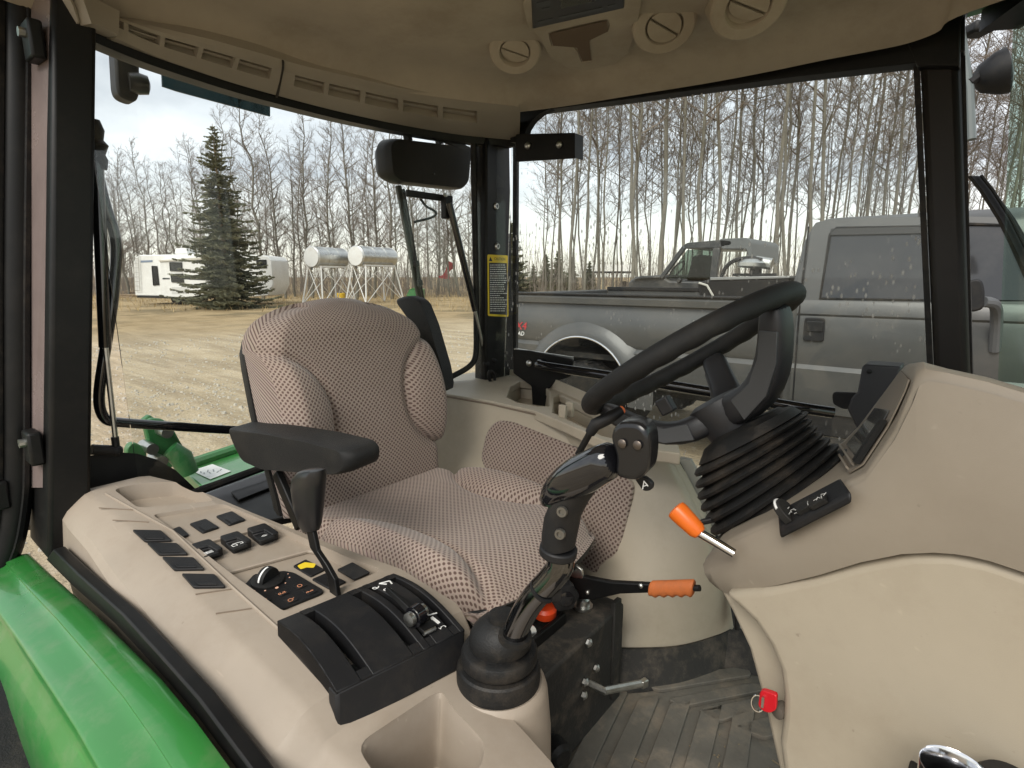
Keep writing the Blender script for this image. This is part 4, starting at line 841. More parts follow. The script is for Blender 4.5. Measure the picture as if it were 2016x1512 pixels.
def face_panel(c0, c1, k0, k1, h, t=.0015, n=6):
    cs = [c0 + (c1 - c0) * i / n for i in range(n + 1)]
    return MB().loft([[face_pt(c, k0, h), face_pt(c, k1, h), face_pt(c, k1, h - t), face_pt(c, k0, h - t)] for c in cs])
ob('instrument_recess_shade', face_panel(4.6, 7.3, .06, .88, .0025), mat('recess_shade', (.22, .185, .145), .7), cw, smooth=60)  # raised panel, the shade of the recess put into its darker colour
ob('instrument_glass', face_panel(5.05, 6.35, .18, .72, .0045), mat('gauge_glass', (.10, .10, .10), .12, coat=.5), cw, smooth=60)
ob('instrument_bar', face_panel(5.0, 6.1, .08, .15, .010, .006), SOFTB, cw, smooth=60)
for c in (4.62, 4.8): ob('hood_rib', face_panel(c, c + .06, .12, .85, .007, .005, 2), COWL, cw)
hpnt = dn(1431, 1146, .030); ob('screw_hole', MB().lathe([(.0075, -.004), (.009, .0005), (.0078, .0012)], hpnt, (-.3, -1, 0), 18), mat('hole_dark', (.09, .075, .06), .7), cw)
low = [(1414, 1158), (1432, 1168), (1500, 1158), (1600, 1136), (1700, 1106), (1800, 1088), (1870, 1089), (1940, 1102), (2016, 1127), (2260, 1180), (2260, 1900), (1620, 1900), (1566, 1640), (1532, 1510), (1506, 1395), (1475, 1280), (1440, 1205)]
ob('inner_panel', MB().prism([dn(x, y - 3, .036) for x, y in low], (0, .40, 0)), DASHM, D, bevel=.01, seg=3)
face = [(1424, 1170), (1500, 1161), (1600, 1139), (1700, 1109), (1800, 1091), (1870, 1092), (1940, 1105), (2016, 1130), (2260, 1183), (2260, 1900), (1622, 1900), (1572, 1640), (1540, 1510), (1534, 1460), (1541, 1410), (1542, 1370), (1535, 1318), (1515, 1270), (1485, 1225), (1450, 1192)]
ob('side_panel', MB().prism([dn(x, y, .006) for x, y in face], (0, .05, 0)), DASHM, D, bevel=.014, seg=4)
YN = .69
# switch pod
a, b, c, d_ = dn(1534, 1042, -.022), dn(1676, 967, -.026), dn(1655, 938, .012), dn(1531, 1003, .016); e = dn(1537, 1064, -.022) - a
pod = ob('switch_pod', MB().loft([[a, b, c, d_], [p + e for p in (a, b, c, d_)]]), BLACK, D, bevel=.004)
up = (b - a).cross(c - b).normalized(); up = up if up.z > 0 else -up; lx = (b - a).normalized(); ly = (d_ - a).normalized()
pk = lambda s, t, h=0: a.lerp(b, s).lerp(d_.lerp(c, s), t) + up * h
kc = pk(.16, .5); pr = [kc + lx * 0 + (ly * math.cos(t) + up * math.sin(t)) * .020 for t in (math.pi * i / 12 for i in range(13))]
ob('pod_knob', MB().loft([[p - lx * .005 for p in pr], [p + lx * .005 for p in pr]]), SOFTB, pod, smooth=50, bevel=.001)
ob('knob_line', MB().tube(pr[3:9], .0018, 6), WHITE, pod)
g = MB()
for s, t, k in ((.33, .25, 0), (.36, .5, 1), (.42, .75, 2), (.52, .45, 3), (.62, .5, 3), (.68, .3, 1), (.74, .68, 2), (.82, .4, 1), (.85, .75, 0), (.92, .6, 2)):
    c = pk(s, t, .0035)
    for j in range(3):
        an = k * .8 + j * 1.1; dd = lx * math.cos(an) + ly * math.sin(an); o_ = (lx * (j - 1) * .0025 + ly * ((j * k) % 3 - 1) * .002); g.bar(c + o_ - dd * .0028, c + o_ + dd * .0028, .0009, .0004, up)
ob('pod_symbol', g, mat('pod_grey', (.5, .5, .48), .6), pod, smooth=None)
for s in (.5, .72): ob('pod_button', MB().obox(pk(s, .55, .0002), lx * .011, ly * .009, up * .003), SOFTB, pod, bevel=.0006)
# orange lever
OL = thing('orange_lever', py_(1440, 1085, .72), 'short chrome lever with bright orange knob at the edge of the dash', 'lever')
ob('shaft', MB().tube([py_(1446, 1090, .72), py_(1400, 1062, .72), py_(1372, 1046, .72)], .0062, 12), CHROME, OL)
a, b = py_(1378, 1050, .72), py_(1340, 1012, .72); ax_ = (b - a); L_ = ax_.length; ax_.normalize()
ob('knob', MB().lathe([(.004, -.002), (.0095, 0), (.0125, .006), (.0138, L_ * .6), (.0150, L_ + .004), (.0142, L_ + .009), (.010, L_ + .011), (.009, L_ + .009)], a, ax_, 24), ORANGE, OL, smooth=40)
TL = thing('tilt_tab', py_(1400, 1022, .84), 'small black tilt tab behind the orange knob', 'lever'); ob('tab', MB().obox(py_(1400, 1024, .84), RT * .018 + V((0, 0, .004)), V((0, .006, 0)), V((0, 0, .005))), BLACK, TL, bevel=.003); ob('tab_stem', MB().tube([py_(1412, 1020, .84), py_(1440, 1010, .86)], .005, 8), BLACK, TL)
# red key fob hanging from the side of the dash
KF = thing('key_fob', dn(1507, 1382), 'red plastic key fob with steel ring hanging at the dash recess', 'key fob')
ob('fob', MB().prism(rnd([dn(x, y, -.004) for x, y in ((1496, 1362), (1503, 1360), (1529, 1369), (1528, 1398), (1516, 1405), (1502, 1401), (1492, 1390))], .004), (0, .008, 0)), RED, KF, bevel=.002)
ob('fob_slot', MB().bar(dn(1503, 1372, -.006), dn(1501, 1392, -.006), .003, .004, (0, -1, 0)), STEEL, KF); c = dn(1492, 1385, .0)
ob('key_ring', MB().tube([c + V((.008 * math.cos(t), .003 * math.sin(t), .010 * math.sin(t))) for t in (2 * math.pi * k / 16 for k in range(17))], .0011, 6), CHROME, KF)
ob('keyhole', MB().lathe([(.010, -.012), (.010, .002), (.006, .004)], dn(1531, 1400, .012), (-.5, -1, 0), 14), MATS['hole_dark'], D)
# steel cup standing close to the camera
cc = pd_(1880, 1516, .50); CU = thing('steel_cup', cc - V((0, 0, .11)), 'polished steel cup, only its rim in view beside the dash', 'cup')
ob('cup_body', MB().lathe([(.020, -.11), (.0255, -.02), (.0268, 0), (.0262, .0012), (.0252, 0), (.0240, -.02), (.019, -.105), (.001, -.106)], cc, (0, 0, 1), 40), CHROME, CU, smooth=60)
ob('cup_holder', MB().lathe([(.032, -.12), (.034, -.05), (.037, -.045), (.037, -.12)], cc, (0, 0, 1), 32), BLACK, CU)
ob('holder_arm', MB().bar(cc + V((-.01, .03, -.085)), cc + V((.0, .16, -.085)), .05, .02), BLACK, CU, bevel=.003)
cb = pd_(1990, 1534, .50); BC = thing('black_cap', cb, 'black round cap edge at the bottom right, beside the steel cup', 'cap'); ob('cap_top', MB().lathe([(.022, -.06), (.024, -.004), (.021, .0), (.004, .001)], cb, (0, 0, 1), 28), BLACK, BC, smooth=40); ob('cap_ring', MB().lathe([(.0242, -.012), (.0255, -.010), (.0255, -.006), (.0242, -.004)], cb, (0, 0, 1), 28), SOFTB, BC)
ob('cap_arm', MB().bar(cb + V((0, .02, -.03)), cb + V((0, .16, -.03)), .03, .016), BLACK, BC, bevel=.002)
# electrical box by the front pillar
BX = thing('junction_box', py_(1720, 790, 1.35), 'dark grey plastic box with side tab fixed behind the dash by the front pillar', 'junction box')
bxp = [(1697, 722), (1703, 717), (1775, 722), (1760, 775), (1720, 835), (1692, 855), (1684, 838), (1668, 806), (1676, 784), (1688, 772)]
ob('box_body', MB().prism([py_(x, y, 1.32) for x, y in bxp], (0, .07, 0)), mat('box_grey', (.035, .035, .04), .45), BX, bevel=.006)
ob('tab', MB().prism(rnd([py_(x, y, 1.34) for x, y in ((1638, 778), (1642, 772), (1690, 774), (1690, 804), (1660, 806), (1640, 796))], .006), (0, .012, 0)), BLACK, BX, bevel=.002)
ob('screw', MB().lathe([(.005, 0), (.005, .002), (.003, .003)], py_(1712, 731, 1.318), (0, -1, 0), 10), BLACK, BX)

# ================================================================== left fender console with cup holder tray and cloth pads
FC = thing('fender_console', (-.9, 1.3, .63), 'beige left fender panel with storage tray, cup holder and dotted cloth pads', 'console')
WNRM = (0, 1, -.26)
def wl(x, y, d=.98): return pn(x, y, WNRM, d)
cols = [[wl(800, 772), wl(800, 1000), wl(800, 1250)], [wl(881, 782), wl(881, 1000), wl(881, 1260)], [wl(1000, 800), wl(1000, 1010), wl(1020, 1262)], [wl(1100, 832), wl(1130, 1030), wl(1130, 1275)], [wl(1200, 880), wl(1240, 1060), pz_(1210, 1282, .70)],
        [wl(1300, 905, 1.01), wl(1350, 1070, 1.01), pz_(1330, 1279, .70)], [wl(1322, 915, 1.03), wl(1392, 1080, 1.03), pz_(1410, 1258, .70)], [wl(1332, 918, 1.06), wl(1404, 1075, 1.06), pz_(1437, 1246, .70)]]
cols = [smoothpath(c, 8) for c in cols]
rows = [smoothpath([c[k] for c in cols], 5) for k in range(len(cols[0]))]
wm = MB(); n_ = len(rows[0]); wm.loft([r + [p + V((-.0, .03, 0)) for p in reversed(r)] for r in rows], True, True)
FW_ = ob('fender_wall', wm, mat('fender_plastic', (.44, .385, .30), .5, bump=.1, bscale=1000, var=.04, dirt=(.24, .19, .13), dscale=5, damt=.35), FC, smooth=50)
# kick strip at the foot
bot = rows[-1]; ks = []
for p in bot[12:]:
    q = p + V((0, -.012, .012)); ks.append([q, q + V((.0, .010, 0)), V((q.x + .015, q.y - .03, .632)), V((q.x + .01, q.y - .045, .632))])
e = ks[-1]; ks.append([p + V((.12, .05, 0)) for p in e]); s0_ = ks[0]; ks.insert(0, [p + V((-.06, -.03, 0)) for p in s0_])
ob('kick_strip', MB().loft(ks), DUSTB, FC, smooth=40, bevel=.004)
# cloth pads
def padpoly(pts, d=.974, th=.012):
    P = rnd([wl(x, y, d) for x, y in pts], .03, 5); c = sum(P, V()) / len(P); nn = V(WNRM).normalized()
    m = MB(); rr = [(1.0, .012), (1.0, .004), (.985, -.001), (.95, -.003), (.5, -.004), (.05, -.004)]
    b0 = len(m.v); m.loft([[c + (p - c) * k + nn * h for p in P] for k, h in rr])
    for i, p in enumerate(m.v): m.uv[i] = (p.x * .92, p.z * .92)
    return m
ob('cloth_pad', padpoly([(944, 905), (957, 848), (977, 827), (1006, 829), (1150, 887), (1240, 943), (1247, 962), (1208, 1128), (1193, 1141), (1164, 1128), (1080, 1050), (1000, 990)]), FABRIC, FC, smooth=50)
# tray on top
tz = 1.212
npx = [(800, 765), (881, 776), (964, 789), (1051, 808), (1110, 832), (1190, 868), (1250, 884), (1310, 888), (1340, 893)]
fpx = [(1336, 876), (1290, 850), (1240, 826), (1200, 806), (1150, 786), (1095, 763), (1045, 741), (1000, 733), (930, 733), (880, 742), (800, 760)]
pl = [pz_(x, y, tz) for x, y in npx] + [pz_(x, y, tz) for x, y in fpx]
recp = [(1088, 812), (1122, 828), (1186, 858), (1230, 868), (1246, 852), (1200, 822), (1150, 799), (1102, 776), (1090, 782)]
cuph = [(998, 782), (1006, 760), (1024, 750), (1062, 754), (1082, 770), (1082, 800), (1060, 800), (1020, 793)]
tr = ob('fender_tray', MB().loft([pl, [p - V((0, 0, .028)) for p in pl]]), MATS['fender_plastic'], FC, bevel=.005, seg=3, smooth=40,
        cuts=[MB().loft([[pz_(x, y, tz) + V((0, 0, .02)) for x, y in q], [pz_(x, y, tz) - V((0, 0, .075)) for x, y in q]]) for q in (recp, cuph)])
for q in (recp, cuph):
    tp_ = [pz_(x, y, tz - .004) for x, y in q]; fl_q = [p - V((0, 0, .062)) for p in tp_]; ct = sum(fl_q, V()) / len(fl_q); fl_q = [ct + (p - ct) * .92 for p in fl_q]
    cm_ = MB(); cm_.loft([[p + (p - ct).normalized() * .003 for p in tp_], [p + (p - ct).normalized() * .003 - V((0, 0, .003)) for p in fl_q], fl_q, tp_], True, False); cm_.add(fl_q, [tuple(range(len(fl_q)))])
    ob('tray_well', cm_, MATS['fender_plastic'], tr, smooth=40)
ob('rim_wall', MB().loft([[pz_(x, y, tz), pz_(x, y, tz) + V((0, .006, 0)), pz_(x, y, tz) + V((0, .008, .035 * h)), pz_(x, y, tz) + V((0, .002, .035 * h))] for x, y, h in ((935, 738, .2), (1000, 738, .6), (1045, 746, 1), (1095, 768, 1), (1150, 792, .9), (1200, 813, .6), (1230, 828, .1))]), MATS['fender_plastic'], tr, smooth=50)
for x, y in ((1108, 812), (1122, 806)): ob('tray_clip', MB().obox(pz_(x, y, tz + .012), V((.012, .0, 0)), V((0, .006, 0)), V((0, 0, .022))), MATS['fender_plastic'], tr, bevel=.003)
ob('groove_seal', MB().tube([wl(800, 768, .976), wl(881, 781, .976), wl(964, 795, .976), wl(1051, 815, .976), wl(1110, 839, .976), wl(1190, 876, .976), wl(1240, 893, .982)], .0028, 6), MATS['crease'], FC)
jm = [wl(1332, 905, 1.08), wl(1350, 940, 1.09), wl(1392, 1030, 1.1), wl(1440, 1110, 1.11), wl(1452, 1240, 1.12)]
ob('jamb_seal', MB().tube(smoothpath(jm, 5), .006, 8), RUBBER, FC)
ob('jamb_trim', MB().loft([[p + V((.0, .008, 0)), p + V((.028, .02, 0)), p + V((.028, .035, 0)), p + V((0, .035, 0))] for p in smoothpath(jm, 5)]), mat('jamb_grey', (.30, .29, .26), .5), FC, smooth=50)

# ================================================================== things just outside the rear window
GS = lambda x, y, X=-1.49: px_(x, y, X)
G1 = thing('gas_strut', GS(230, 885), 'black gas strut at the near side of the rear window, steel rod downwards', 'gas strut')
ob('cylinder', MB().tube([GS(190, 300), GS(207, 684)], .0125, 14), GLOSSB, G1); ob('rod', MB().tube([GS(207, 680), GS(228, 872)], .0058, 10), STEEL, G1)
ob('end_fitting', MB().tube([GS(226, 860), GS(229, 884)], .008, 10), BLACK, G1); ob('ball_joint', MB().ball(GS(230, 887), .013), BLACK, G1)
ob('mount_bolt', MB().tube([GS(180, 885), GS(228, 887)], .012, 12), BLACK, G1); ob('top_fitting', MB().lathe([(.012, -.05), (.016, -.03), (.012, -.02), (.02, 0), (.012, .01), (.016, .03), (.01, .05)], GS(192, 285), (0, 0, 1), 12), BLACK, G1)
G2 = thing('gas_strut', GS(965, 715, -1.43), 'black gas strut slanting beside the caution stickered pillar', 'gas strut')
ob('cylinder', MB().tube([GS(884, 400, -1.45), GS(936, 612, -1.43)], .0125, 14), GLOSSB, G2); ob('rod', MB().tube([GS(935, 608, -1.43), GS(958, 712, -1.42)], .006, 10), STEEL, G2)
ob('end_fitting', MB().tube([GS(955, 700, -1.42), GS(975, 712, -1.40)], .010, 10), BLACK, G2); ob('ball_joint', MB().ball(GS(957, 716, -1.41), .013), BLACK, G2)
ob('top_bracket', MB().obox(GS(880, 408, -1.47), V((.0, .020, 0)), V((.012, 0, 0)), V((0, 0, .04))), BLACK, G2, bevel=.004)
ob('arm', MB().bar(GS(800, 380, -1.5), GS(886, 392, -1.48), .014, .022, (0, 0, 1)), BLACK, G2, bevel=.003)
ob('bolt', MB().lathe([(.007, 0), (.007, .006), (.003, .007)], GS(876, 384, -1.455), (1, 0, 0), 8), STEEL, G2)
WH = thing('window_handle', GS(215, 600), 'bent black tube handle of the rear window reaching behind the armrest', 'handle')
hpth = [GS(190, 330, -1.5), GS(205, 400, -1.5), GS(232, 475, -1.5), GS(222, 600, -1.5), GS(205, 700, -1.5), GS(192, 790, -1.5), GS(205, 828, -1.5), GS(235, 832, -1.5), GS(440, 846, -1.5), GS(560, 850, -1.5)]
ob('handle_tube', MB().tube(rnd(hpth, .05, 5, False), .0115, 12), GLOSSB, WH)
LT = thing('work_lamp', GS(845, 322, -1.6), 'black work lamp housing hanging outside the rear window corner', 'work lamp')
lp_ = rnd([px_(x, y, -1.56) for x, y in ((757, 285), (770, 272), (915, 290), (924, 300), (918, 362), (905, 374), (780, 360), (762, 345))], .02); lc = sum(lp_, V()) / len(lp_)
ob('housing', MB().loft([[lc + (p - lc) * .95 + V((.02, 0, 0)) for p in lp_], [p + V((.005, 0, 0)) for p in lp_], [p + V((-.03, -.01, 0)) for p in lp_], [lc + (p - lc) * .8 + V((-.08, -.02, 0)) for p in lp_]]), mat('lamp_black', (.005, .005, .0055), .5, spec=.3), LT, smooth=50)
for x0, y0, x1, y1 in ((800, 262, 805, 278), (862, 268, 866, 284), (868, 270, 930, 300)): ob('lamp_bracket', MB().bar(px_(x0, y0, -1.55), px_(x1, y1, -1.55), .02, .02, (1, 0, 0)), BLACK, LT)
ob('lamp_screw', MB().lathe([(.004, 0), (.005, .003), (.002, .004)], px_(853, 343, -1.54), (1, 0, 0), 10), GLOSSB, LT)
ob('cable', MB().tube(smoothpath([px_(*q, -1.56) for q in ((826, 388), (838, 405), (858, 418), (850, 428), (816, 437))], 5), .0045, 8), RUBBER, LT)
WP = thing('rear_wiper', GS(850, 690, -1.58), 'long rear wiper arm with slotted blade standing beside the seat', 'wiper')
a, b = px_(784, 365, -1.58), px_(838, 650, -1.58); ob('arm', MB().bar(a, b, .022, .012, (1, 0, 0)), mat('wiper_olive', (.05, .05, .04), .5), WP, bevel=.003)
a2, b2 = px_(793, 372, -1.565), px_(850, 690, -1.565); ob('blade', MB().bar(a2, b2, .008, .012, (1, 0, 0)), RUBBER, WP)
for k in range(4): p = a2.lerp(b2, .42 + k * .12); ob('blade_clip', MB().bar(p, p + (b2 - a2) * .035, .018, .016, (1, 0, 0)), BLACK, WP, bevel=.002)
NL = thing('rear_lamp', px_(255, 130, -1.7), 'dark lamp on a stalk hanging outside at the top left of the rear window', 'work lamp')
ob('stem', MB().prism(rnd([px_(x, y, -1.7) for x, y in ((224, 70), (275, 100), (276, 185), (268, 202), (240, 192), (230, 178))], .02), (-.05, 0, 0)), BLACK, NL, bevel=.008)
ob('lens', MB().lathe([(.022, -.02), (.026, 0), (.022, .02), (.01, .024)], px_(273, 165, -1.69), (.2, 1, 0), 16), mat('lens_dark', (.03, .03, .03), .3), NL)
TP = thing('tinted_visor', px_(420, 180, -1.75), 'dark tinted plate hanging outside under the rear roof edge', 'visor')
ob('plate', MB().prism([px_(x, y, -1.75) for x, y in ((318, 128), (532, 200), (532, 229), (350, 180), (320, 170))], (-.006, 0, 0)), glass_mat('visor_tint', (.12, .16, .16)), TP, smooth=None)
# roof overhang edge seen behind the plate
# green hitch parts and toolbar behind the tractor
TB = thing('toolbar', pz_(430, 920, .85), 'green steel toolbar with a white paper label behind the rear window', 'toolbar')
TZ = .92
bar_ = [(360, 925), (480, 880), (720, 820), (860, 780), (900, 800), (640, 910), (480, 958), (400, 962)]
tp = [pz_(x, y, TZ) for x, y in bar_]; ob('beam', MB().prism(tp, (0, 0, -.12)), GREEN, TB, bevel=.006)
ob('beam_lip', MB().tube([pz_(372, 915, TZ + .01), pz_(500, 872, TZ + .01), pz_(720, 812, TZ + .01)], .022, 10), GREEN, TB)
lb = ob('paper_label', MB().prism([pz_(x, y, TZ + .002) for x, y in ((378, 927), (418, 914), (455, 928), (414, 944))], (0, 0, .001)), mat('paper', (.8, .8, .78), .8), TB)
gs = MB(); random.seed(3)
for k in range(7):
    x, y = 396 + k * 6.2, 931 - k * .7 + (k % 2) * 3; gs.bar(pz_(x, y, TZ + .0035), pz_(x + random.uniform(-3, 4), y + random.uniform(-5, -2), TZ + .0035), .004, .0005)
ob('scribble', gs, mat('pencil', (.35, .36, .36), .8), lb, smooth=None)
HT = thing('hitch_bracket', px_(320, 900, -2.0), 'green cast hitch bracket with steel pins behind the tractor', 'hitch')
HX = lambda x, y: px_(x, y, -2.0)
for pts, dx_, th in (([(284, 835), (300, 824), (322, 826), (345, 850), (367, 890), (370, 920), (352, 926), (330, 905), (300, 905)], 0, .03), ([(302, 838), (318, 826), (352, 850), (372, 880), (374, 925), (352, 940), (330, 900)], -.10, .03)):
    ob('plate', MB().prism([HX(x, y) + V((dx_, 0, 0)) for x, y in pts], (-th, 0, 0)), GREEND, HT, bevel=.006)
ob('arm', MB().tube([HX(325, 880) + V((.04, 0, 0)), HX(345, 895) + V((.05, 0, 0)), HX(358, 925) + V((.06, 0, 0))], [.03, .035, .03], 12), GREEND, HT)
ob('ear', MB().prism(rnd([HX(x, y) + V((.03, 0, 0)) for x, y in ((242, 880), (255, 866), (280, 878), (284, 900), (262, 906), (244, 900))], .02), (-.03, 0, 0)), GREEND, HT, bevel=.004)
for x, y in ((287, 878), (305, 902), (316, 846)): ob('pin', MB().tube([HX(x, y) + V((.06, 0, 0)), HX(x, y) + V((-.02, 0, 0))], .018, 12), STEEL, HT)
# black rear fender hump inside the window's lower corner
RF = thing('rear_fender', px_(270, 930, -1.6), 'black plastic hump of the rear fender under the rear window', 'fender')
ob('hump', MB().loft([[px_(x, y, -1.52 - .10 * k) + V((0, -.06 * k, -.02 * k)) for x, y in ((150, 900), (230, 890), (270, 893), (310, 905), (345, 925), (372, 950), (395, 972), (150, 985))] for k in (0, 1, 2)]), mat('fender_black', (.006, .006, .006), .6), RF, smooth=50)
ob('rear_ledge', MB().prism([pz_(x, y, 1.0) for x, y in ((380, 975), (560, 915), (640, 905), (600, 1010), (500, 1030))], (0, 0, -.02)), PAINTB, CAB, bevel=.003)
ob('ledge_lip', MB().tube([pz_(395, 962, 1.03), pz_(560, 908, 1.03)], .008, 8), GLOSSB, CAB)
for q in ([(455, 972), (535, 945), (545, 958), (470, 988)],): ob('ledge_hatch', MB().prism([pz_(x, y, 1.002) for x, y in q], (0, 0, .006)), PAINTB, CAB, bevel=.002)
# front wiper, work light and mirror bracket outside the windshield
FWp = thing('front_wiper', pd_(2000, 480, 1.6), 'black windshield wiper blade at the right edge', 'wiper')
w0 = [pd_(x, y, 1.45) for x, y in ((1917, 346), (1940, 375), (1975, 430), (2010, 500), (2060, 620))]
ob('blade', MB().loft([[p + RT * -.008, p + RT * .016 * (1 + .5 * i), p + RT * .016 * (1 + .5 * i) + FW * .012, p + RT * -.008 + FW * .012] for i, p in enumerate(w0)]), BLACK, FWp, smooth=40, bevel=.001)
ob('blade_spine', MB().tube([p + RT * .012 - FW * .008 for p in w0], .004, 6), SOFTB, FWp)
FL_ = thing('front_lamp', pd_(1950, 155, 2.1), 'dark round work lamp on a pole outside the windshield', 'work lamp')
f = lambda x, y: pd_(x, y, 2.1)
ob('lamp_pole', MB().tube([f(1890, 60), f(1908, 175), f(1912, 275)], .016, 10), mat('pole_grey', (.12, .14, .14), .4), FL_)
ob('lamp_body', MB().lathe([(.018, -.05), (.05, -.03), (.075, .02), (.082, .05), (.07, .055)], f(1948, 150), (.75, .1, .18), 20), BLACK, FL_)
ob('lamp_lens', MB().lathe([(.07, .052), (.06, .058), (.01, .06)], f(1948, 150), (.75, .1, .18), 20), MATS['lens_dark'], FL_)
ob('lamp_arm', MB().tube([f(1905, 165), f(1925, 150)], .02, 8), BLACK, FL_)
ob('roof_lamp', MB().obox(f(1925, 58), RT * .04, FW * .04, V((0, 0, .02))), BLACK, FL_, bevel=.01)
# green front fender below the right door
GF = thing('green_fender', (-.9, .12, .7), 'glossy green rear wheel fender below the open right door, dusty at its edge', 'fender')
ein = [(57, 1090), (110, 1140), (176, 1198), (250, 1270), (317, 1337), (385, 1420), (450, 1508), (530, 1625)]
rows_ = []
for x, y in ein:
    a = py_(x, y, .215); rows_.append([a + V((-.004 , 0, -.03)), a, a + V((-.01, -.038, -.001)), a + V((-.013, -.044, -.010)), a + V((-.02, -.086, -.022)), a + V((-.024, -.092, -.034)), a + V((-.028, -.118, -.075)), a + V((-.03, -.12, -.15)), a + V((-.03, -.10, -.15)), a + V((-.0, .0, -.10))])
ob('fender_shell', MB().loft([smoothpath(r, 4) for r in rows_]), GREEN, GF, smooth=50)
tcn = V((-1.15, .06, .5)); ob('tyre', MB().lathe([(.30, -.16), (.42, -.17), (.47, -.12), (.48, 0), (.47, .12), (.42, .17), (.30, .16)], tcn, (0, 1, 0), 40), RUBBER, GF, smooth=40)
# ================================================================== ground
def ground_mat():
    m = bpy.data.materials.new('gravel_ground'); m.use_nodes = True; t = m.node_tree; L = t.links.new; b = t.nodes['Principled BSDF']; b.inputs['Roughness'].default_value = .95; b.inputs['Specular IOR Level'].default_value = .2
    tc = N(t, 'ShaderNodeTexCoord')
    def noise(s, d=6, r=.6, vec=None):
        n = N(t, 'ShaderNodeTexNoise'); n.inputs['Scale'].default_value = s; n.inputs['Detail'].default_value = d; n.inputs['Roughness'].default_value = r; L(vec or tc.outputs['Object'], n.inputs['Vector']); return n.outputs[0]
    def ramp(x, a, b_, c0, c1):
        mr = N(t, 'ShaderNodeMapRange'); mr.inputs[1].default_value = a; mr.inputs[2].default_value = b_; mr.inputs[3].default_value = c0; mr.inputs[4].default_value = c1; L(x, mr.inputs[0]); return mr.outputs[0]
    def mixc(f, a, b_):
        mx = N(t, 'ShaderNodeMix', data_type='RGBA'); L(f, mx.inputs[0])
        for i, q in ((6, a), (7, b_)):
            if isinstance(q, tuple): mx.inputs[i].default_value = (*q, 1)
            else: L(q, mx.inputs[i])
        return mx.outputs[2]
    mp = N(t, 'ShaderNodeMapping'); mp.inputs['Rotation'].default_value = (0, 0, R(-28)); mp.inputs['Scale'].default_value = (.22, 2.2, 1); L(tc.outputs['Object'], mp.inputs[0])
    c = mixc(ramp(noise(.9, 8, .65), .35, .65, 0, 1), (.43, .34, .215), (.60, .495, .345))
    c = mixc(ramp(noise(1.3, 6, .6, mp.outputs[0]), .42, .60, 0, .8), c, (.33, .26, .17))
    c = mixc(ramp(noise(9, 6, .7), .5, .68, 0, .6), c, (.58, .51, .40))
    c = mixc(ramp(noise(38, 3, .6), .5, .66, 0, .7), c, (.25, .20, .135))
    # grass verge far off
    sp = N(t, 'ShaderNodeVectorMath', operation='LENGTH'); L(tc.outputs['Object'], sp.inputs[0])
    n2 = N(t, 'ShaderNodeMath', operation='MULTIPLY_ADD'); n2.inputs[1].default_value = 16; L(noise(.09, 4), n2.inputs[0]); L(sp.outputs['Value'], n2.inputs[2])
    g = mixc(ramp(noise(.8, 6), .4, .6, 0, 1), (.30, .22, .12), (.40, .30, .17)); g = mixc(ramp(noise(.35, 5), .5, .62, 0, .7), g, (.15, .12, .07))
    c = mixc(ramp(n2.outputs[0], 24, 31, 0, 1), c, g)
    L(c, b.inputs['Base Color'])
    bp = N(t, 'ShaderNodeBump'); bp.inputs['Strength'].default_value = .9; bp.inputs['Distance'].default_value = .03; L(noise(26, 6, .75), bp.inputs['Height'])
    bp2 = N(t, 'ShaderNodeBump'); bp2.inputs['Strength'].default_value = .6; bp2.inputs['Distance'].default_value = .10; L(noise(1.3, 5, .6, mp.outputs[0]), bp2.inputs['Height']); L(bp.outputs[0], bp2.inputs['Normal']); L(bp2.outputs[0], b.inputs['Normal'])
    return m
G = ob('ground', MB().box((-1500, -1500, -2), (1500, 1500, 0)), ground_mat(), smooth=None); tag(G, kind='structure')
random.seed(21)
def stones(name, regions, m):
    mb = MB()
    for n, x0, x1, y0, y1, s0, s1 in regions:
        for _ in range(n):
            c = V((random.uniform(x0, x1), random.uniform(y0, y1), 0)); r = random.uniform(s0, s1) * random.choice((.6, .8, 1, 1.4)); a = random.uniform(0, 6)
            P = [c + V((math.cos(a + i * 1.257) * r * random.uniform(.7, 1.2), math.sin(a + i * 1.257) * r * random.uniform(.6, 1.1), -.003)) for i in range(5)]
            Q = [p.lerp(c, random.uniform(.3, .5)) + V((0, 0, r * random.uniform(.5, .9))) for p in P]; b = len(mb.v); mb.v += P + Q
            mb.f += [(b + i, b + (i + 1) % 5, b + 5 + (i + 1) % 5, b + 5 + i) for i in range(5)] + [tuple(b + 5 + i for i in range(5))]
    return tag(ob(name, mb, m, smooth=None), kind='stuff')
stones('gravel', [(5200, -3.2, 1.2, 2.0, 4.6, .008, .020), (3800, -9, -2.2, -.8, 6, .008, .022), (2600, -16, -6, -1, 12, .012, .03)], mat('stone', (.42, .385, .32), .9, var=.35, vscale=30, coord='Object'))

# ================================================================== grey pickup beside the tractor
PAINTG = mat('truck_grey', (.070, .071, .070), .38, metal=.1, coat=.10, var=.05, dirt=(.13, .12, .105), dscale=2.2, damt=.4)
TG = mat('tinted_glass', (.032, .033, .035), .06, coat=.3, dirt=(.16, .15, .14), dscale=1.5, damt=.2)
TRX = lambda x, y, Y=4.4: py_(x, y, Y)
TK = thing('pickup_truck', (-1.2, 5.4, 0), 'grey crew cab pickup with flared rear fender parked beside the tractor', 'pickup truck')
def prof_x(name, prof, x0, x1, m, parent, cuts=None, **k):
    xs = [x0 + (x1 - x0) * i / 6 for i in range(7)]
    return ob(name, MB().loft([[V((x, y, z)) for y, z in prof] for x in xs]), m, parent, cuts=cuts, **k)
XT, XB = -3.62, -1.06
wc = V((-2.70, 4.4, .56))
wheelcut = MB().lathe([(.50, -.4), (.50, .9)], wc, (0, 1, 0), 48)
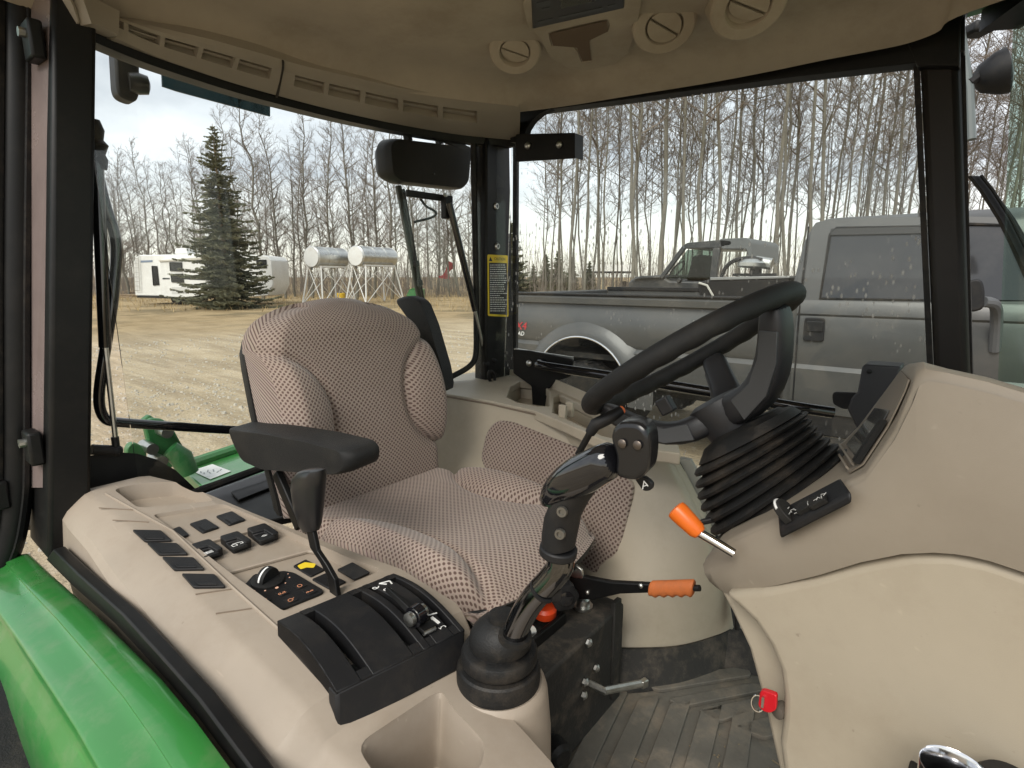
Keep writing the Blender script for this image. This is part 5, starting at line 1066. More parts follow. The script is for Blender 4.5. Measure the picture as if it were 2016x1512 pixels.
bedp = [(4.46, .64), (4.42, .66), (4.385, .80), (4.37, .95), (4.395, .985), (4.37, 1.02), (4.365, 1.18), (4.385, 1.27), (4.42, 1.315), (4.425, 1.345), (4.385, 1.36), (4.38, 1.41), (4.395, 1.43), (4.46, 1.435), (4.48, 1.43), (4.48, .64)]
bed = prof_x('bed_side', bedp, XT, XB, PAINTG, TK, cuts=[wheelcut], smooth=40)
ob('rail_cap', MB().box((XT, 4.375, 1.435), (XB, 4.49, 1.452)), BLACK, bed, bevel=.004)
far_ = [(10.9 - y, z) for y, z in bedp]; fb = prof_x('bed_side', far_, XT, XB, PAINTG, TK, smooth=40); ob('rail_cap', MB().box((XT, 6.40, 1.435), (XB, 6.53, 1.475)), BLACK, fb, bevel=.004)
ob('bed_floor', MB().box((XT, 4.48, .85), (XB, 6.42, .9)), DUSTB, TK); ob('tailgate', MB().box((XT - .07, 4.46, .70), (XT - .005, 6.44, 1.44)), PAINTG, TK, bevel=.015)
ob('bed_front', MB().box((XB - .05, 4.485, .9), (XB - .0, 6.415, 1.43)), PAINTG, TK, bevel=.004)
fl_ = []
for k in range(31):
    t = R(-8 + 196 * k / 30); rd = V((math.cos(t), 0, math.sin(t))); fl_.append([wc + rd * r + V((0, y, 0)) for r, y in ((.69, .01), (.66, -.015), (.60, -.058), (.55, -.082), (.515, -.09), (.500, -.085), (.500, .1), (.62, .1))])
fl = ob('fender_flare', MB().loft(fl_), PAINTG, bed, smooth=50)
ob('chrome_lip', MB().tube([wc + V((math.cos(t) * .507, -.092, math.sin(t) * .507)) for t in (R(-5 + 190 * k / 36) for k in range(37))], .010, 8), CHROME, fl if False else bed)
ob('wheel_well', MB().lathe([(.499, -.05), (.499, .5), (.01, .5)], wc, (0, 1, 0), 40, False), mat('well_dark', (.008, .008, .008), .9), bed)
def wheel(c, parent, s=1):
    tp_ = [(.24, -.11), (.30, -.125), (.385, -.12), (.405, -.10), (.41, -.05), (.41, .05), (.405, .10), (.385, .12), (.24, .11)]
    w_ = ob('wheel', MB().lathe(tp_, c, (0, 1, 0), 48), RUBBER, parent, smooth=40)
    ob('rim', MB().lathe([(.235, -.09), (.225, -.07), (.17, -.03), (.09, -.05), (.06, -.08), (.01, -.085)], c, (0, 1, 0), 32), STEEL, w_, smooth=40)
    lug = MB()
    for k in range(40):
        t = 2 * math.pi * k / 40; rd = V((math.cos(t), 0, math.sin(t))); lug.obox(c + rd * .408 + V((0, -.05 if k % 2 else .05, 0)), rd * .009, V((0, .05, 0)), V((0, 1, 0)).cross(rd) * .018)
    tag(ob('tread_block', lug, RUBBER, w_), kind='stuff'); return w_
w1 = wheel(V((-2.70, 4.42, .42)), TK); wheel(V((-2.70, 6.42, .42)), TK); wheel(V((1.45, 4.52, .42)), TK); wheel(V((1.45, 6.3, .42)), TK)
ob('tyre_letters', text_mb('BFW', .055, V((-2.40, 4.285, .66)), V((.75, 0, -.6)), V((.6, 0, .75))), mat('tyre_ink', (.32, .32, .31), .7), w1, smooth=None)
# decal at the tail of the bed
c = TRX(1026, 648, 4.36); ob('decal', text_mb('FX4', .11, c + V((-.02, -.002, .03)), V((1, 0, 0)), V((.22, 0, 1))), mat('decal_red', (.5, .03, .04), .5), bed, smooth=None)
ob('decal', text_mb('OFF ROAD', .058, c + V((-.10, -.002, -.045)), V((1, 0, 0)), V((.22, 0, 1))), WHITE, bed, smooth=None)
# cab
XC0, XC1 = -1.03, 1.9
def yz_ring(x_r, x_f, z, y): return [V((x_r, y, z)), V((x_f, y, z)), V((x_f, 10.84 - y, z)), V((x_r, 10.84 - y, z))]
ob('cab_body', MB().loft([yz_ring(-1.02, 2.9, .62, 4.45), yz_ring(-1.03, 2.95, .95, 4.425), yz_ring(-1.03, 2.95, 1.30, 4.42), yz_ring(-1.03, 2.6, 1.44, 4.425)]), PAINTG, TK, bevel=.03, smooth=40)
ob('hood', MB().loft([yz_ring(1.0, 2.6, 1.30, 4.50), yz_ring(1.0, 2.55, 1.50, 4.56)]), PAINTG, TK, bevel=.08, seg=4)
gh = [(-1.02, 1.25, 1.44, 4.43), (-1.00, 1.15, 1.60, 4.462), (-.97, .95, 1.85, 4.515), (-.93, .80, 1.955, 4.545), (-.86, .70, 2.005, 4.62), (-.78, .60, 2.02, 4.75)]
ob('cab_roof', MB().loft([yz_ring(*q) for q in gh]), PAINTG, TK, bevel=.03, seg=3, smooth=50)
ob('windscreen', MB().loft([[V((1.262, 4.6, 1.48)), V((1.262, 6.2, 1.48)), V((1.250, 6.2, 1.48)), V((1.250, 4.6, 1.48))], [V((.842, 4.68, 1.93)), V((.842, 6.12, 1.93)), V((.83, 6.12, 1.93)), V((.83, 4.68, 1.93))]]), TG, TK)
GHN = V((0, -1, .2)); GHN.normalize(); gh0 = V((0, 4.425, 1.44)); gp2 = lambda x, y, d=0: pn(x, y, GHN, GHN.dot(gh0) + d)
def door(name, lowpx, frame, win):
    x0, x1 = lowpx
    p = [(4.43, .635), (4.418, .64), (4.392, .76), (4.378, .90), (4.372, .955), (4.392, .985), (4.385, 1.02), (4.372, 1.18), (4.388, 1.30), (4.396, 1.33), (4.384, 1.345), (4.396, 1.42), (4.412, 1.445), (4.44, 1.445)]
    d = ob(name, MB().loft([[V((x + (.035 * (z - .64)) * 0, y, z)) for y, z in p] for x in (x0, (x0 + x1) / 2, x1)]), PAINTG, TK, smooth=35)
    ob('door_frame', MB().prism([gp2(x, y, .016) for x, y in frame], -GHN * .02), PAINTG, d, bevel=.004, cuts=[MB().prism([gp2(x, y, .03) for x, y in win], -GHN * .06)])
    ob('window', MB().prism([gp2(x, y, .006) for x, y in win], -GHN * .006), TG, d)
    ob('window_seal', MB().tube([gp2(x, y, .014) for x, y in win + win[:1]], .010, 6), RUBBER, d)
    return d
d1 = door('rear_door', (TRX(1562, 700).x, TRX(1868, 700).x), [(1596, 452), (1606, 438), (1640, 430), (1872, 424), (1874, 597), (1577, 597), (1584, 540)], [(1634, 462), (1646, 449), (1860, 445), (1860, 592), (1614, 588)])
ob('visor_strip', MB().prism([gp2(x, y, .022) for x, y in ((1636, 450), (1860, 445), (1860, 458), (1633, 463))], -GHN * .012), mat('visor_smoke', (.03, .028, .025), .2), d1)
d2 = door('front_door', (TRX(1878, 700).x, 1.10), [(1880, 424), (1990, 428), (2075, 600), (1880, 598)], [(1900, 441), (1975, 443), (2040, 592), (1900, 592)])
hd = ob('handle', MB().prism(rnd([TRX(x, y, 4.358) for x, y in ((1584, 625), (1624, 626), (1621, 673), (1580, 671))], .02), (0, .02, 0)), BLACK, d1, bevel=.006)
ob('handle_grip', MB().prism(rnd([TRX(x, y, 4.350) for x, y in ((1588, 632), (1620, 633), (1619, 654), (1586, 653))], .01), (0, .014, 0)), BLACK, hd, bevel=.005)
gl_ = [TRX(1573, 617, 4.379), TRX(1567, 700, 4.366), TRX(1559, 808, 4.40)]; ob('door_gap', MB().tube([gp2(1592, 446, .018), gp2(1586, 500, .018), gp2(1580, 550, .018), gp2(1576, 592, .018)] + gl_, .006, 5), MATS['well_dark'], d1)
ob('running_board', MB().box((-1.0, 4.24, .40), (1.15, 4.46, .47)), DUSTB, TK, bevel=.02); ob('rocker', MB().box((-1.0, 4.44, .47), (1.2, 4.6, .64)), BLACK, TK, bevel=.01)
ob('frame_rail', MB().box((-3.5, 4.9, .50), (2.6, 5.05, .66)), DUSTB, TK)
mr_ = ob('mirror', MB().prism(rnd([TRX(x, y, 4.1) for x, y in ((1905, 552), (1932, 548), (1939, 570), (1937, 610), (1905, 616))], .03), (0, .06, 0)), BLACK, TK, bevel=.015)
ob('mirror_arm', MB().tube(smoothpath([TRX(1935, 594, 4.13), TRX(1958, 600, 4.2), TRX(1962, 630, 4.3), TRX(1958, 690, 4.38)], 5), .030, 10), mat('arm_grey', (.10, .105, .11), .5), mr_)
# fuel transfer tank riding in the bed
TT = thing('transfer_tank', (-1.5, 5.4, .9), 'black fuel transfer tank with hand pump and hose in the pickup bed', 'tank')
ty = 4.95
tkp = [py_(x, y, ty) for x, y in ((1372, 557), (1398, 549), (1556, 546), (1556, 600), (1400, 600))]
ob('tank_body', MB().prism([V((p.x, p.y, p.z if p.z > 1.45 else .92)) for p in tkp], (0, .75, 0)), BLACK, TT, bevel=.02)
ob('tank_lid', MB().prism([py_(x, y, ty - .01) for x, y in ((1398, 546), (1555, 543), (1555, 548), (1398, 552))], (0, .77, 0)), mat('tank_top', (.3, .3, .29), .4, metal=.5), TT, bevel=.004)
tq = ty + .25
ob('pump_stem', MB().tube([py_(1488, 546, tq), py_(1488, 522, tq)], .05, 12), PAINTB, TT)
ob('pump_head', MB().lathe([(.02, -.02), (.10, -.015), (.13, .0), (.13, .03), (.09, .06), (.03, .07)], py_(1482, 524, tq), (.05, 0, 1), 20), STEEL, TT, smooth=40)
ob('pump_motor', MB().tube([py_(1488, 515, tq), py_(1520, 520, tq)], .05, 12), STEEL, TT); ob('nozzle_plate', MB().obox(py_(1485, 541, tq), V((.17, 0, 0)), V((0, .05, 0)), V((0, 0, .012))), PAINTB, TT)
ob('hose', MB().tube(smoothpath([py_(x, y, tq - .05) for x, y in ((1420, 548), (1428, 528), (1446, 513), (1475, 508), (1500, 512))], 5), .018, 8), RUBBER, TT)
ob('strap', MB().tube([py_(x, y, ty - .02) for x, y in ((1376, 557), (1392, 562), (1404, 583))], .010, 6), mat('strap', (.5, .48, .42), .7), TT)

# ================================================================== side by side behind the pickup
UV = thing('utility_vehicle', (-1.6, 8.2, 0), 'dark grey side by side utility vehicle with hard cab behind the pickup', 'utility vehicle')
UVG = glass_mat('utv_glass', (.38, .45, .41)); uy = 7.5; U = lambda x, y, d=0: py_(x, y, uy + d)
UD = mat('utv_grey', (.026, .028, .03), .4, var=.1, dirt=(.2, .18, .15), dscale=3, damt=.5)
def zlow(px, z): return [V((p.x, p.y, z)) for p in px]
bodyp = [U(1236, 556), U(1250, 545), U(1300, 541), U(1318, 552), U(1480, 556)]; lo_ = [V((U(1480, 556).x, uy, .55)), V((U(1236, 556).x, uy, .55))]
ob('body', MB().prism(bodyp + lo_, (0, 1.4, 0)), UD, UV, bevel=.03)
def ubar(a, b, w_, m=None, d0=0): 
    for dd, nm in ((0, 'post'), (1.36, 'post')): ob(nm, MB().bar(U(*a, dd), U(*b, dd), w_, .06, (0, 1, 0)), m or UD, UV, bevel=.01)
ubar((1302, 548), (1348, 486), .06); ubar((1404, 556), (1412, 488), .09); ubar((1336, 556), (1340, 548), .05)
ob('roof', MB().prism(rnd([U(1338, 489), U(1352, 478), U(1420, 472), U(1440, 474), U(1440, 482), U(1412, 488)], .03), (0, 1.4, 0)), UD, UV, bevel=.015)
ob('windshield', MB().loft([[U(1303, 548), U(1348, 488), U(1348, 488, 1.36), U(1303, 548, 1.36)], [U(1306, 548), U(1351, 488), U(1351, 488, 1.36), U(1306, 548, 1.36)]]), UVG, UV, smooth=None)
ob('door_window', MB().prism([U(1312, 548, .01), U(1353, 492, .01), U(1404, 490, .01), U(1398, 550, .01)], (0, .008, 0)), UVG, UV, smooth=None)
ob('rear_canopy', MB().prism(rnd([U(1416, 470), U(1472, 468), U(1480, 476), U(1479, 516), U(1474, 516), U(1470, 490), U(1420, 490)], .03), (0, 1.3, 0)), mat('canopy_grey', (.11, .115, .112), .6, var=.15, vscale=4), UV, bevel=.01)
ob('canopy_window', MB().prism([U(1422, 491, .02), U(1470, 491, .02), U(1473, 530, .02), U(1422, 530, .02)], (0, .006, 0)), GLASS, UV, smooth=None)
ob('seat', MB().prism([U(1350, 552, .4), U(1362, 505, .4), U(1378, 500, .4), U(1392, 552, .4)], (0, .5, 0)), RUBBER, UV, bevel=.03)
ob('helm_wheel', MB().lathe([(.15, -.012), (.165, 0), (.15, .012), (.135, 0), (.15, -.012)], U(1332, 532, .35), (.8, 0, -.6), 24, False), RUBBER, UV)
for x in (1264, 1440):
    c = U(x, 560, .06); c.z = .36; w_ = ob('wheel', MB().lathe([(.18, -.12), (.34, -.13), (.36, -.08), (.36, .08), (.34, .13), (.18, .12)], c, (0, 1, 0), 28), RUBBER, UV, smooth=40); ob('wheel_hub', MB().lathe([(.18, -.10), (.1, -.06), (.02, -.08)], c, (0, 1, 0), 20), UD, w_)
ob('fender_guard', MB().prism([U(1246, 551, -.05), U(1262, 543, -.05), U(1300, 543, -.05), U(1300, 548, -.05), U(1266, 549, -.05)], (0, .2, 0)), UD, UV, bevel=.01)
# ================================================================== camper, tanks and yard things behind
pf = lambda x, y, d: pn(x, y, FW, d)
RVW = mat('camper_white', (.78, .78, .76), .35, var=.04, dirt=(.45, .42, .36), dscale=.8, damt=.3)
DK = mat('window_dark', (.012, .013, .015), .1)
rd = 33.0
C_ = thing('camper_trailer', V((*pf(400, 590, rd).xy, 0)), 'white camper trailer with dark windows half hidden behind the spruce', 'camper trailer')
RVB = lambda x, y, d=0: pf(x, y, rd + d)
ob('body', MB().prism([RVB(*q) for q in ((266, 582), (262, 520), (266, 506), (276, 502), (400, 500), (512, 502), (526, 504), (534, 512), (538, 560), (528, 582), (480, 586))], FW * 2.5), RVW, C_, bevel=.05)
so_ = ob('slide_out', MB().prism([RVB(*q, -.55) for q in ((318, 584), (314, 513), (320, 510), (404, 508), (405, 587))], FW * .7), RVW, C_, bevel=.03)
ob('slide_roof', MB().prism([RVB(*q, -.62) for q in ((312, 512), (405, 506), (405, 510), (313, 515))], FW * .8), mat('camper_cream', (.6, .57, .5), .5), so_)
for q, dd, par in (([(299, 524), (309, 524), (313, 561), (302, 562)], -.02, C_), ([(334, 517), (358, 517), (359, 534), (335, 533)], -.57, so_), ([(336, 540), (360, 539), (362, 556), (338, 555)], -.57, so_), ([(505, 512), (524, 512), (525, 527), (506, 527)], -.02, C_), ([(425, 516), (446, 515), (447, 530), (426, 530)], -.02, C_)):
    wn = ob('window', MB().prism(rnd([RVB(*p, dd) for p in q], .08), FW * .03), DK, par); wp = [RVB(*p, dd - .01) for p in q]; ob('window_frame', MB().tube(wp + wp[:1], .025, 5), RUBBER, wn)
ob('roof_vent', MB().prism([RVB(*q, .7) for q in ((343, 500), (345, 489), (366, 488), (370, 500))], FW * .8), RVW, C_, bevel=.04)
lm = MB(); lx = [RVB(266, 572, -.1), RVB(262, 500, -.1), RVB(270, 572, -.1), RVB(266, 500, -.1)]
lm.tube(lx[:2], .02, 5); lm.tube([p + RT * .28 for p in lx[:2]], .02, 5)
for k in range(9): p = lx[0].lerp(lx[1], k / 8); lm.tube([p, p + RT * .28], .016, 5)
ob('ladder', lm, STEEL, C_)
ob('skirt', MB().prism([RVB(*q, -.05) for q in ((270, 582), (400, 586), (400, 589), (270, 586))], FW * 2), RUBBER, C_)
for x in (350, 374): ob('wheel', MB().lathe([(.14, -.1), (.33, -.12), (.36, -.06), (.36, .06), (.33, .12), (.14, .1)], V((*RVB(x, 590, .1).xy, .36)), FW, 22), RUBBER, C_)
ob('stripe', MB().prism([RVB(*q, -.56) for q in ((320, 547), (334, 547), (334, 550), (320, 550))], FW * .01), UD, so_); ob('stripe', MB().prism([RVB(*q, -.56) for q in ((362, 547), (404, 549), (404, 552), (362, 550))], FW * .01), UD, so_)
ob('badge', MB().prism([RVB(*q, -.015) for q in ((277, 513), (300, 512), (300, 516), (277, 517))], FW * .01), mat('badge_blue', (.2, .25, .33), .5), C_)
ob('service_hatch', MB().prism([RVB(*q, -.565) for q in ((338, 565), (372, 565), (372, 578), (338, 578))], FW * .01), mat('hatch_white', (.62, .62, .6), .4), so_)
WM = mat('stand_white', (.72, .72, .70), .5, dirt=(.35, .2, .1), dscale=2, damt=.3)
TANK = mat('tank_silver', (.55, .56, .555), .30, metal=.85, var=.12, vscale=2.5, dirt=(.2, .18, .15), dscale=1.6, damt=.4)
def fuel_tank(ex, ey, L_, d, label):
    c = pf(ex, ey, d); ax = (RT * .44 + FW * .90).normalized(); sd_ = UZ.cross(ax); r = .60
    t = thing('fuel_tank', V((*(c + ax * L_ / 2).xy, 0)), label, 'tank', 'fuel tanks on white stands')
    ob('tank_body', MB().lathe([(.02, -.03), (r * .96, -.02), (r, .0), (r, L_), (r * .96, L_ + .02), (.02, L_ + .03)], c, ax, 32), TANK, t, smooth=40)
    ob('tank_end', MB().lathe([(.02, -.05), (r * .93, -.034), (r * .93, -.02), (.02, -.03)], c, ax, 32), WM, t, smooth=40)
    for k in (.0, .33, .66, 1.0): ob('tank_band', MB().lathe([(r, .04 + k * (L_ - .1)), (r + .012, .045 + k * (L_ - .1)), (r + .012, .065 + k * (L_ - .1)), (r, .07 + k * (L_ - .1))], c, ax, 32), WM if k in (0, 1) else STEEL, t)
    m = c + ax * L_ / 2; zt = c.z - r + .06; top = [m + ax * a * L_ * .42 + sd_ * b * .5 for a, b in ((-1, -1), (1, -1), (1, 1), (-1, 1))]; top = [V((p.x, p.y, zt)) for p in top]
    bt = [V((*(m + ax * a * L_ * .56 + sd_ * b * .8).xy, 0)) for a, b in ((-1, -1), (1, -1), (1, 1), (-1, 1))]
    for i in range(4): ob('leg', MB().tube([bt[i], top[i]], .045, 6), WM, t)
    for i in range(4):
        j = (i + 1) % 4; ob('brace', MB().tube([bt[i], top[j]], .028, 5), WM, t); ob('brace', MB().tube([bt[j], top[i]], .028, 5), WM, t); ob('cross_rail', MB().bar(top[i], top[j], .08, .10), WM, t)
    ob('outlet_pipe', MB().tube([c + V((0, 0, -r * .95)), c + V((0, 0, -r - .12))], .04, 6), UD, t)
fuel_tank(613, 506, 2.5, 33, 'silver fuel tank on white crossed legs, the shorter one nearer the spruce')
fuel_tank(700, 504, 3.3, 34, 'longer silver fuel tank on white crossed legs, right of the shorter tank')
def simple(name, shapes, label, cat, base):
    t = thing(name, base, label, cat)
    for nm, mb, m in shapes: ob(nm, mb, m, t)
REDM = mat('machine_red', (.32, .03, .035), .5, var=.1)
p = lambda x, y, d=48: pf(x, y, d)
simple('red_auger', [('spout', MB().bar(p(876, 546), p(888, 516), .35, .3, FW), REDM), ('base', MB().bar(p(864, 545), p(886, 547), .22, .3, FW), REDM), ('chute', MB().tube([p(868, 546), p(890, 528), p(893, 518)], .08, 8), REDM)], 'small red farm auger standing before the far trees', 'auger', V((*p(876, 548).xy, 0)))
p = lambda x, y, d=31: pf(x, y, d)
simple('green_hopper', [('hopper', MB().prism([p(800, 582), p(806, 570), p(812, 568), p(832, 570), p(832, 590), p(815, 590)], FW * .8), GREEND), ('lid', MB().prism([p(806, 570), p(812, 567), p(833, 569), p(833, 571)], FW * .85), GREEN)], 'small green hopper on the yard behind the seat', 'hopper', V((*p(815, 585).xy, 0)))
p = lambda x, y, d=33: pf(x, y, d)
q_ = pz_(672, 592, 0); simple('yellow_drum', [('drum', MB().lathe([(.25, 0), (.27, .02), (.27, .5), (.25, .52), (.2, .5)], q_, (0, 0, 1), 16), mat('drum_yellow', (.65, .42, .03), .5)), ('drum_cap', MB().lathe([(.05, .5), (.05, .56), (.02, .57)], q_, (0, 0, 1), 8), UD)], 'yellow drum under the shorter fuel tank', 'drum', q_)
q_ = pz_(667, 597, 0); simple('white_pail', [('pail', MB().lathe([(.15, 0), (.19, .28), (.2, .3), (.18, .29)], q_, (0, 0, 1), 14), RVW), ('pail_handle', MB().tube([q_ + V((.19 * math.cos(t), 0, .28 + .12 * math.sin(t))) for t in (math.pi * k / 8 for k in range(9))], .01, 4), STEEL)], 'small white pail on the ground beside the yellow drum', 'pail', q_)
p = lambda x, y, d=70: pf(x, y, d)
simple('white_trailer', [('box', MB().prism([p(1150, 534), p(1150, 521), p(1256, 521), p(1256, 534)], FW * 2.4), RVW), ('frame', MB().prism([p(1150, 538), p(1150, 534), p(1256, 534), p(1256, 538)], FW * 2.2), UD), ('wheel', MB().lathe([(.1, -.2), (.6, -.2), (.6, .2), (.1, .2)], V((*p(1230, 540).xy, .5)), FW, 16), RUBBER)], 'long white trailer far off behind the right hand trees', 'trailer', V((*p(1200, 545).xy, 0)))
q0, q1 = pz_(1096, 552, 0), pz_(1120, 551, 0); simple('white_boat', [('hull', MB().loft([[q0.lerp(q1, t) + FW * a * w_ + V((0, 0, h)) for a, h in ((-1, .9), (-.6, .15), (.6, .15), (1, .9))] for t, w_ in ((0, .2), (.2, 1), (.8, 1.1), (1, .2))]), RVW), ('deck', MB().bar(q0.lerp(q1, .2) + V((0, 0, .92)), q0.lerp(q1, .8) + V((0, 0, .92)), 1.8, .05), UD)], 'low white hull lying on the far grass left of the pickup stand of trees', 'boat', q0)
random.seed(77)
LW = mat('old_wood', (.26, .19, .12), .9, var=.25, vscale=3)
wpile = thing('wood_pile', pz_(240, 583, 0), 'low pile of old boards and logs left of the camper', 'wood pile')
for k in range(9):
    a = pz_(232 + random.uniform(-6, 16), 584 + random.uniform(-3, 4), 0) + V((0, 0, .08 + .12 * (k // 4))); an = random.uniform(-.5, .5); ob('log', MB().tube([a, a + (RT * math.cos(an) + FW * math.sin(an)) * random.uniform(.8, 1.6)], random.uniform(.05, .09), 7), LW, wpile)

# ================================================================== trees
BARK = mat('aspen_bark', (.165, .152, .122), .9, var=.3, vscale=2.5, dirt=(.05, .045, .04), dscale=5, damt=.7)
TWIG = mat('twig', (.16, .132, .11), .95, var=.2, vscale=1)
NEEDLE = mat('spruce_needles', (.15, .15, .092), .85, var=.35, vscale=1.5)
NEEDLEY = mat('young_needles', (.095, .10, .045), .85, var=.3, vscale=1.5)
def rv(s): return V((random.gauss(0, s), random.gauss(0, s), random.gauss(0, s)))
def tri_tube(m, pts, rs, n=3):
    m.tube(pts, rs, n, False)
def aspen(seed, H, r0, crown0, spread, nb, tw, kink=.10):
    random.seed(seed); tr, cr = MB(), MB()
    pts = [V((0, 0, -.15))]; x = V((0, 0, 0)); lean = V((random.gauss(0, .035), random.gauss(0, .035), 0)); n = 14
    for k in range(1, n + 1):
        x = x + V((random.gauss(0, kink), random.gauss(0, kink), H / n)) + lean * H / n; pts.append(x.copy())
    rs = [r0 * (1.25 if k == 0 else 1) * (1 - .93 * (k / n) ** 1.05) + .006 for k in range(n + 1)]
    tr.tube(pts, rs, 8)
    def on(t): i = min(n - 1, int(t * n)); return pts[i].lerp(pts[i + 1], t * n - i), rs[i] + (rs[i + 1] - rs[i]) * (t * n - i)
    for b in range(nb):
        t = crown0 + (.985 - crown0) * (b + random.random()) / nb; p, r = on(t); a = random.uniform(0, 2 * math.pi)
        L_ = spread * (1.05 - .75 * (t - crown0) / (1 - crown0)) * random.uniform(.5, 1.15); up = random.uniform(.35, .95)
        d = V((math.cos(a), math.sin(a), up)).normalized(); q = [p]; ns = 5
        for k in range(ns): d = (d + rv(.16) + V((0, 0, .08))).normalized(); q.append(q[-1] + d * L_ / ns)
        big = b % 4 == 0 and r > .035
        rr = [min(r * .55, .014 + L_ * .010) * (1 - .85 * k / ns) + .0025 for k in range(ns + 1)]
        (tr if big else cr).tube(q, rr, 4 if big else 3, False)
        for s in range(tw):
            f = random.uniform(.15, 1); i = min(ns - 1, int(f * ns)); c = q[i].lerp(q[i + 1], f * ns - i); e = (d + rv(.55) + V((0, 0, .15))).normalized(); l = L_ * random.uniform(.16, .42)
            w = [c, c + e * l * .5 + rv(.03), c + e * l + rv(.06) + V((0, 0, .03))]
            cr.tube(w, [.0075, .006, .003], 3, False)
            for _ in range(3):
                c2 = w[0].lerp(w[2], random.uniform(.3, 1)); e2 = (e + rv(.6)).normalized(); l2 = l * random.uniform(.25, .55); cr.tube([c2, c2 + e2 * l2], [.0055, .003], 3, False)
    t = thing('aspen_tree', (0, 0, 0), 'x', 'tree'); ob('trunk', tr, BARK, t, smooth=60); ob('crown', cr, TWIG, t, smooth=None)
    return t
PRO = [aspen(11 + k, 16.5 + k % 3, .042 + .010 * (k % 4), (.36, .28, .44)[k % 3], 2.3 + .3 * (k % 3), 54, 8, .045 + .02 * (k % 3)) for k in range(6)]
OPEN = [aspen(51 + k, 15, .105, .18, 3.0, 62, 9, .12) for k in range(4)]
used = {}
def plant(protos, x, y, sc, label, group):
    s = random.choice(protos)
    if s.name not in used:
        used[s.name] = 1; s.location = (x, y, 0); s.rotation_euler = (0, 0, random.uniform(0, 6.28)); s.scale = (sc,) * 3; s['label'] = label; s['group'] = group; return s
    return dup(s, (x, y, 0), random.uniform(0, 6.28), sc, label, group)
random.seed(5)
def zone_r(x, near):
    k = 'tall' if near else 'slender distant'
    for lim, w_, g in ((1290, 'rising over the open end of the pickup bed', 'over the pickup bed'), (1425, 'rising behind the utility vehicle', 'behind the utility vehicle'), (1545, 'rising behind the pump on the black transfer tank', 'behind the transfer tank'), (1835, 'rising above the pickup cab roof', 'above the pickup cab'), (9999, 'seen through the windshield beyond the front pillar', 'through the windshield')):
        if x < lim: return k + ' bare aspen ' + w_, k + ' bare aspens ' + g
def zone_l(x, near):
    k = 'broad branching' if near else 'thin far'
    for lim, w_, g in ((350, 'left of the spruce, above the camper ladder', 'left of the spruce'), (560, 'standing behind the big spruce', 'behind the spruce'), (690, 'standing behind the shorter fuel tank', 'behind the shorter tank'), (800, 'standing behind the longer fuel tank', 'behind the longer tank'), (9999, 'between the rear wiper and the stickered pillar', 'beside the stickered pillar')):
        if x < lim: return k + ' bare tree ' + w_, k + ' bare trees ' + g
near_x = [1122, 1152, 1188, 1243, 1265, 1298, 1325, 1347, 1374, 1402, 1413, 1447, 1480, 1502, 1521, 1557, 1592, 1610, 1642, 1668, 1692, 1722, 1748, 1772, 1806, 1830, 1925, 1950, 1975, 2000, 2040]
for x in near_x:
    d = random.uniform(17, 25); p = pf(x, 545, d); plant(PRO, p.x, p.y, random.uniform(.9, 1.15), *zone_r(x, True))
for k in range(92):
    x = 1060 + 1060 * (k + random.random()) / 92; d = random.uniform(25, 46); p = pf(x, 545, d); plant(PRO, p.x, p.y, random.uniform(.8, 1.1), *zone_r(x, False))
for x, d, s in ((514, 40, .98), (560, 42, .9), (648, 41, .95), (700, 40, .97), (735, 43, 1.05), (770, 41, .93), (612, 43, 1.0), (820, 44, .9), (905, 46, 1.0), (455, 46, .95), (860, 50, .9), (480, 50, .9)):
    p = pf(x, 545, d); plant(OPEN, p.x, p.y, s, *zone_l(x, True))
for k in range(58):
    x = 150 + 830 * (k + random.random()) / 58; d = random.uniform(46, 74); p = pf(x, 545, d); plant(OPEN + PRO[:2], p.x, p.y, random.uniform(.72, 1.02) * d / 58, *zone_l(x, False))
for x, d, s in ((250, 44, .62), (300, 44, .78), (225, 46, .6)):
    p = pf(x, 545, d); plant(OPEN, p.x, p.y, s, *zone_l(x, True))
for s in PRO + OPEN:
    if s.name not in used:
        for k in kids(s): bpy.data.objects.remove(k)
        bpy.data.objects.remove(s)
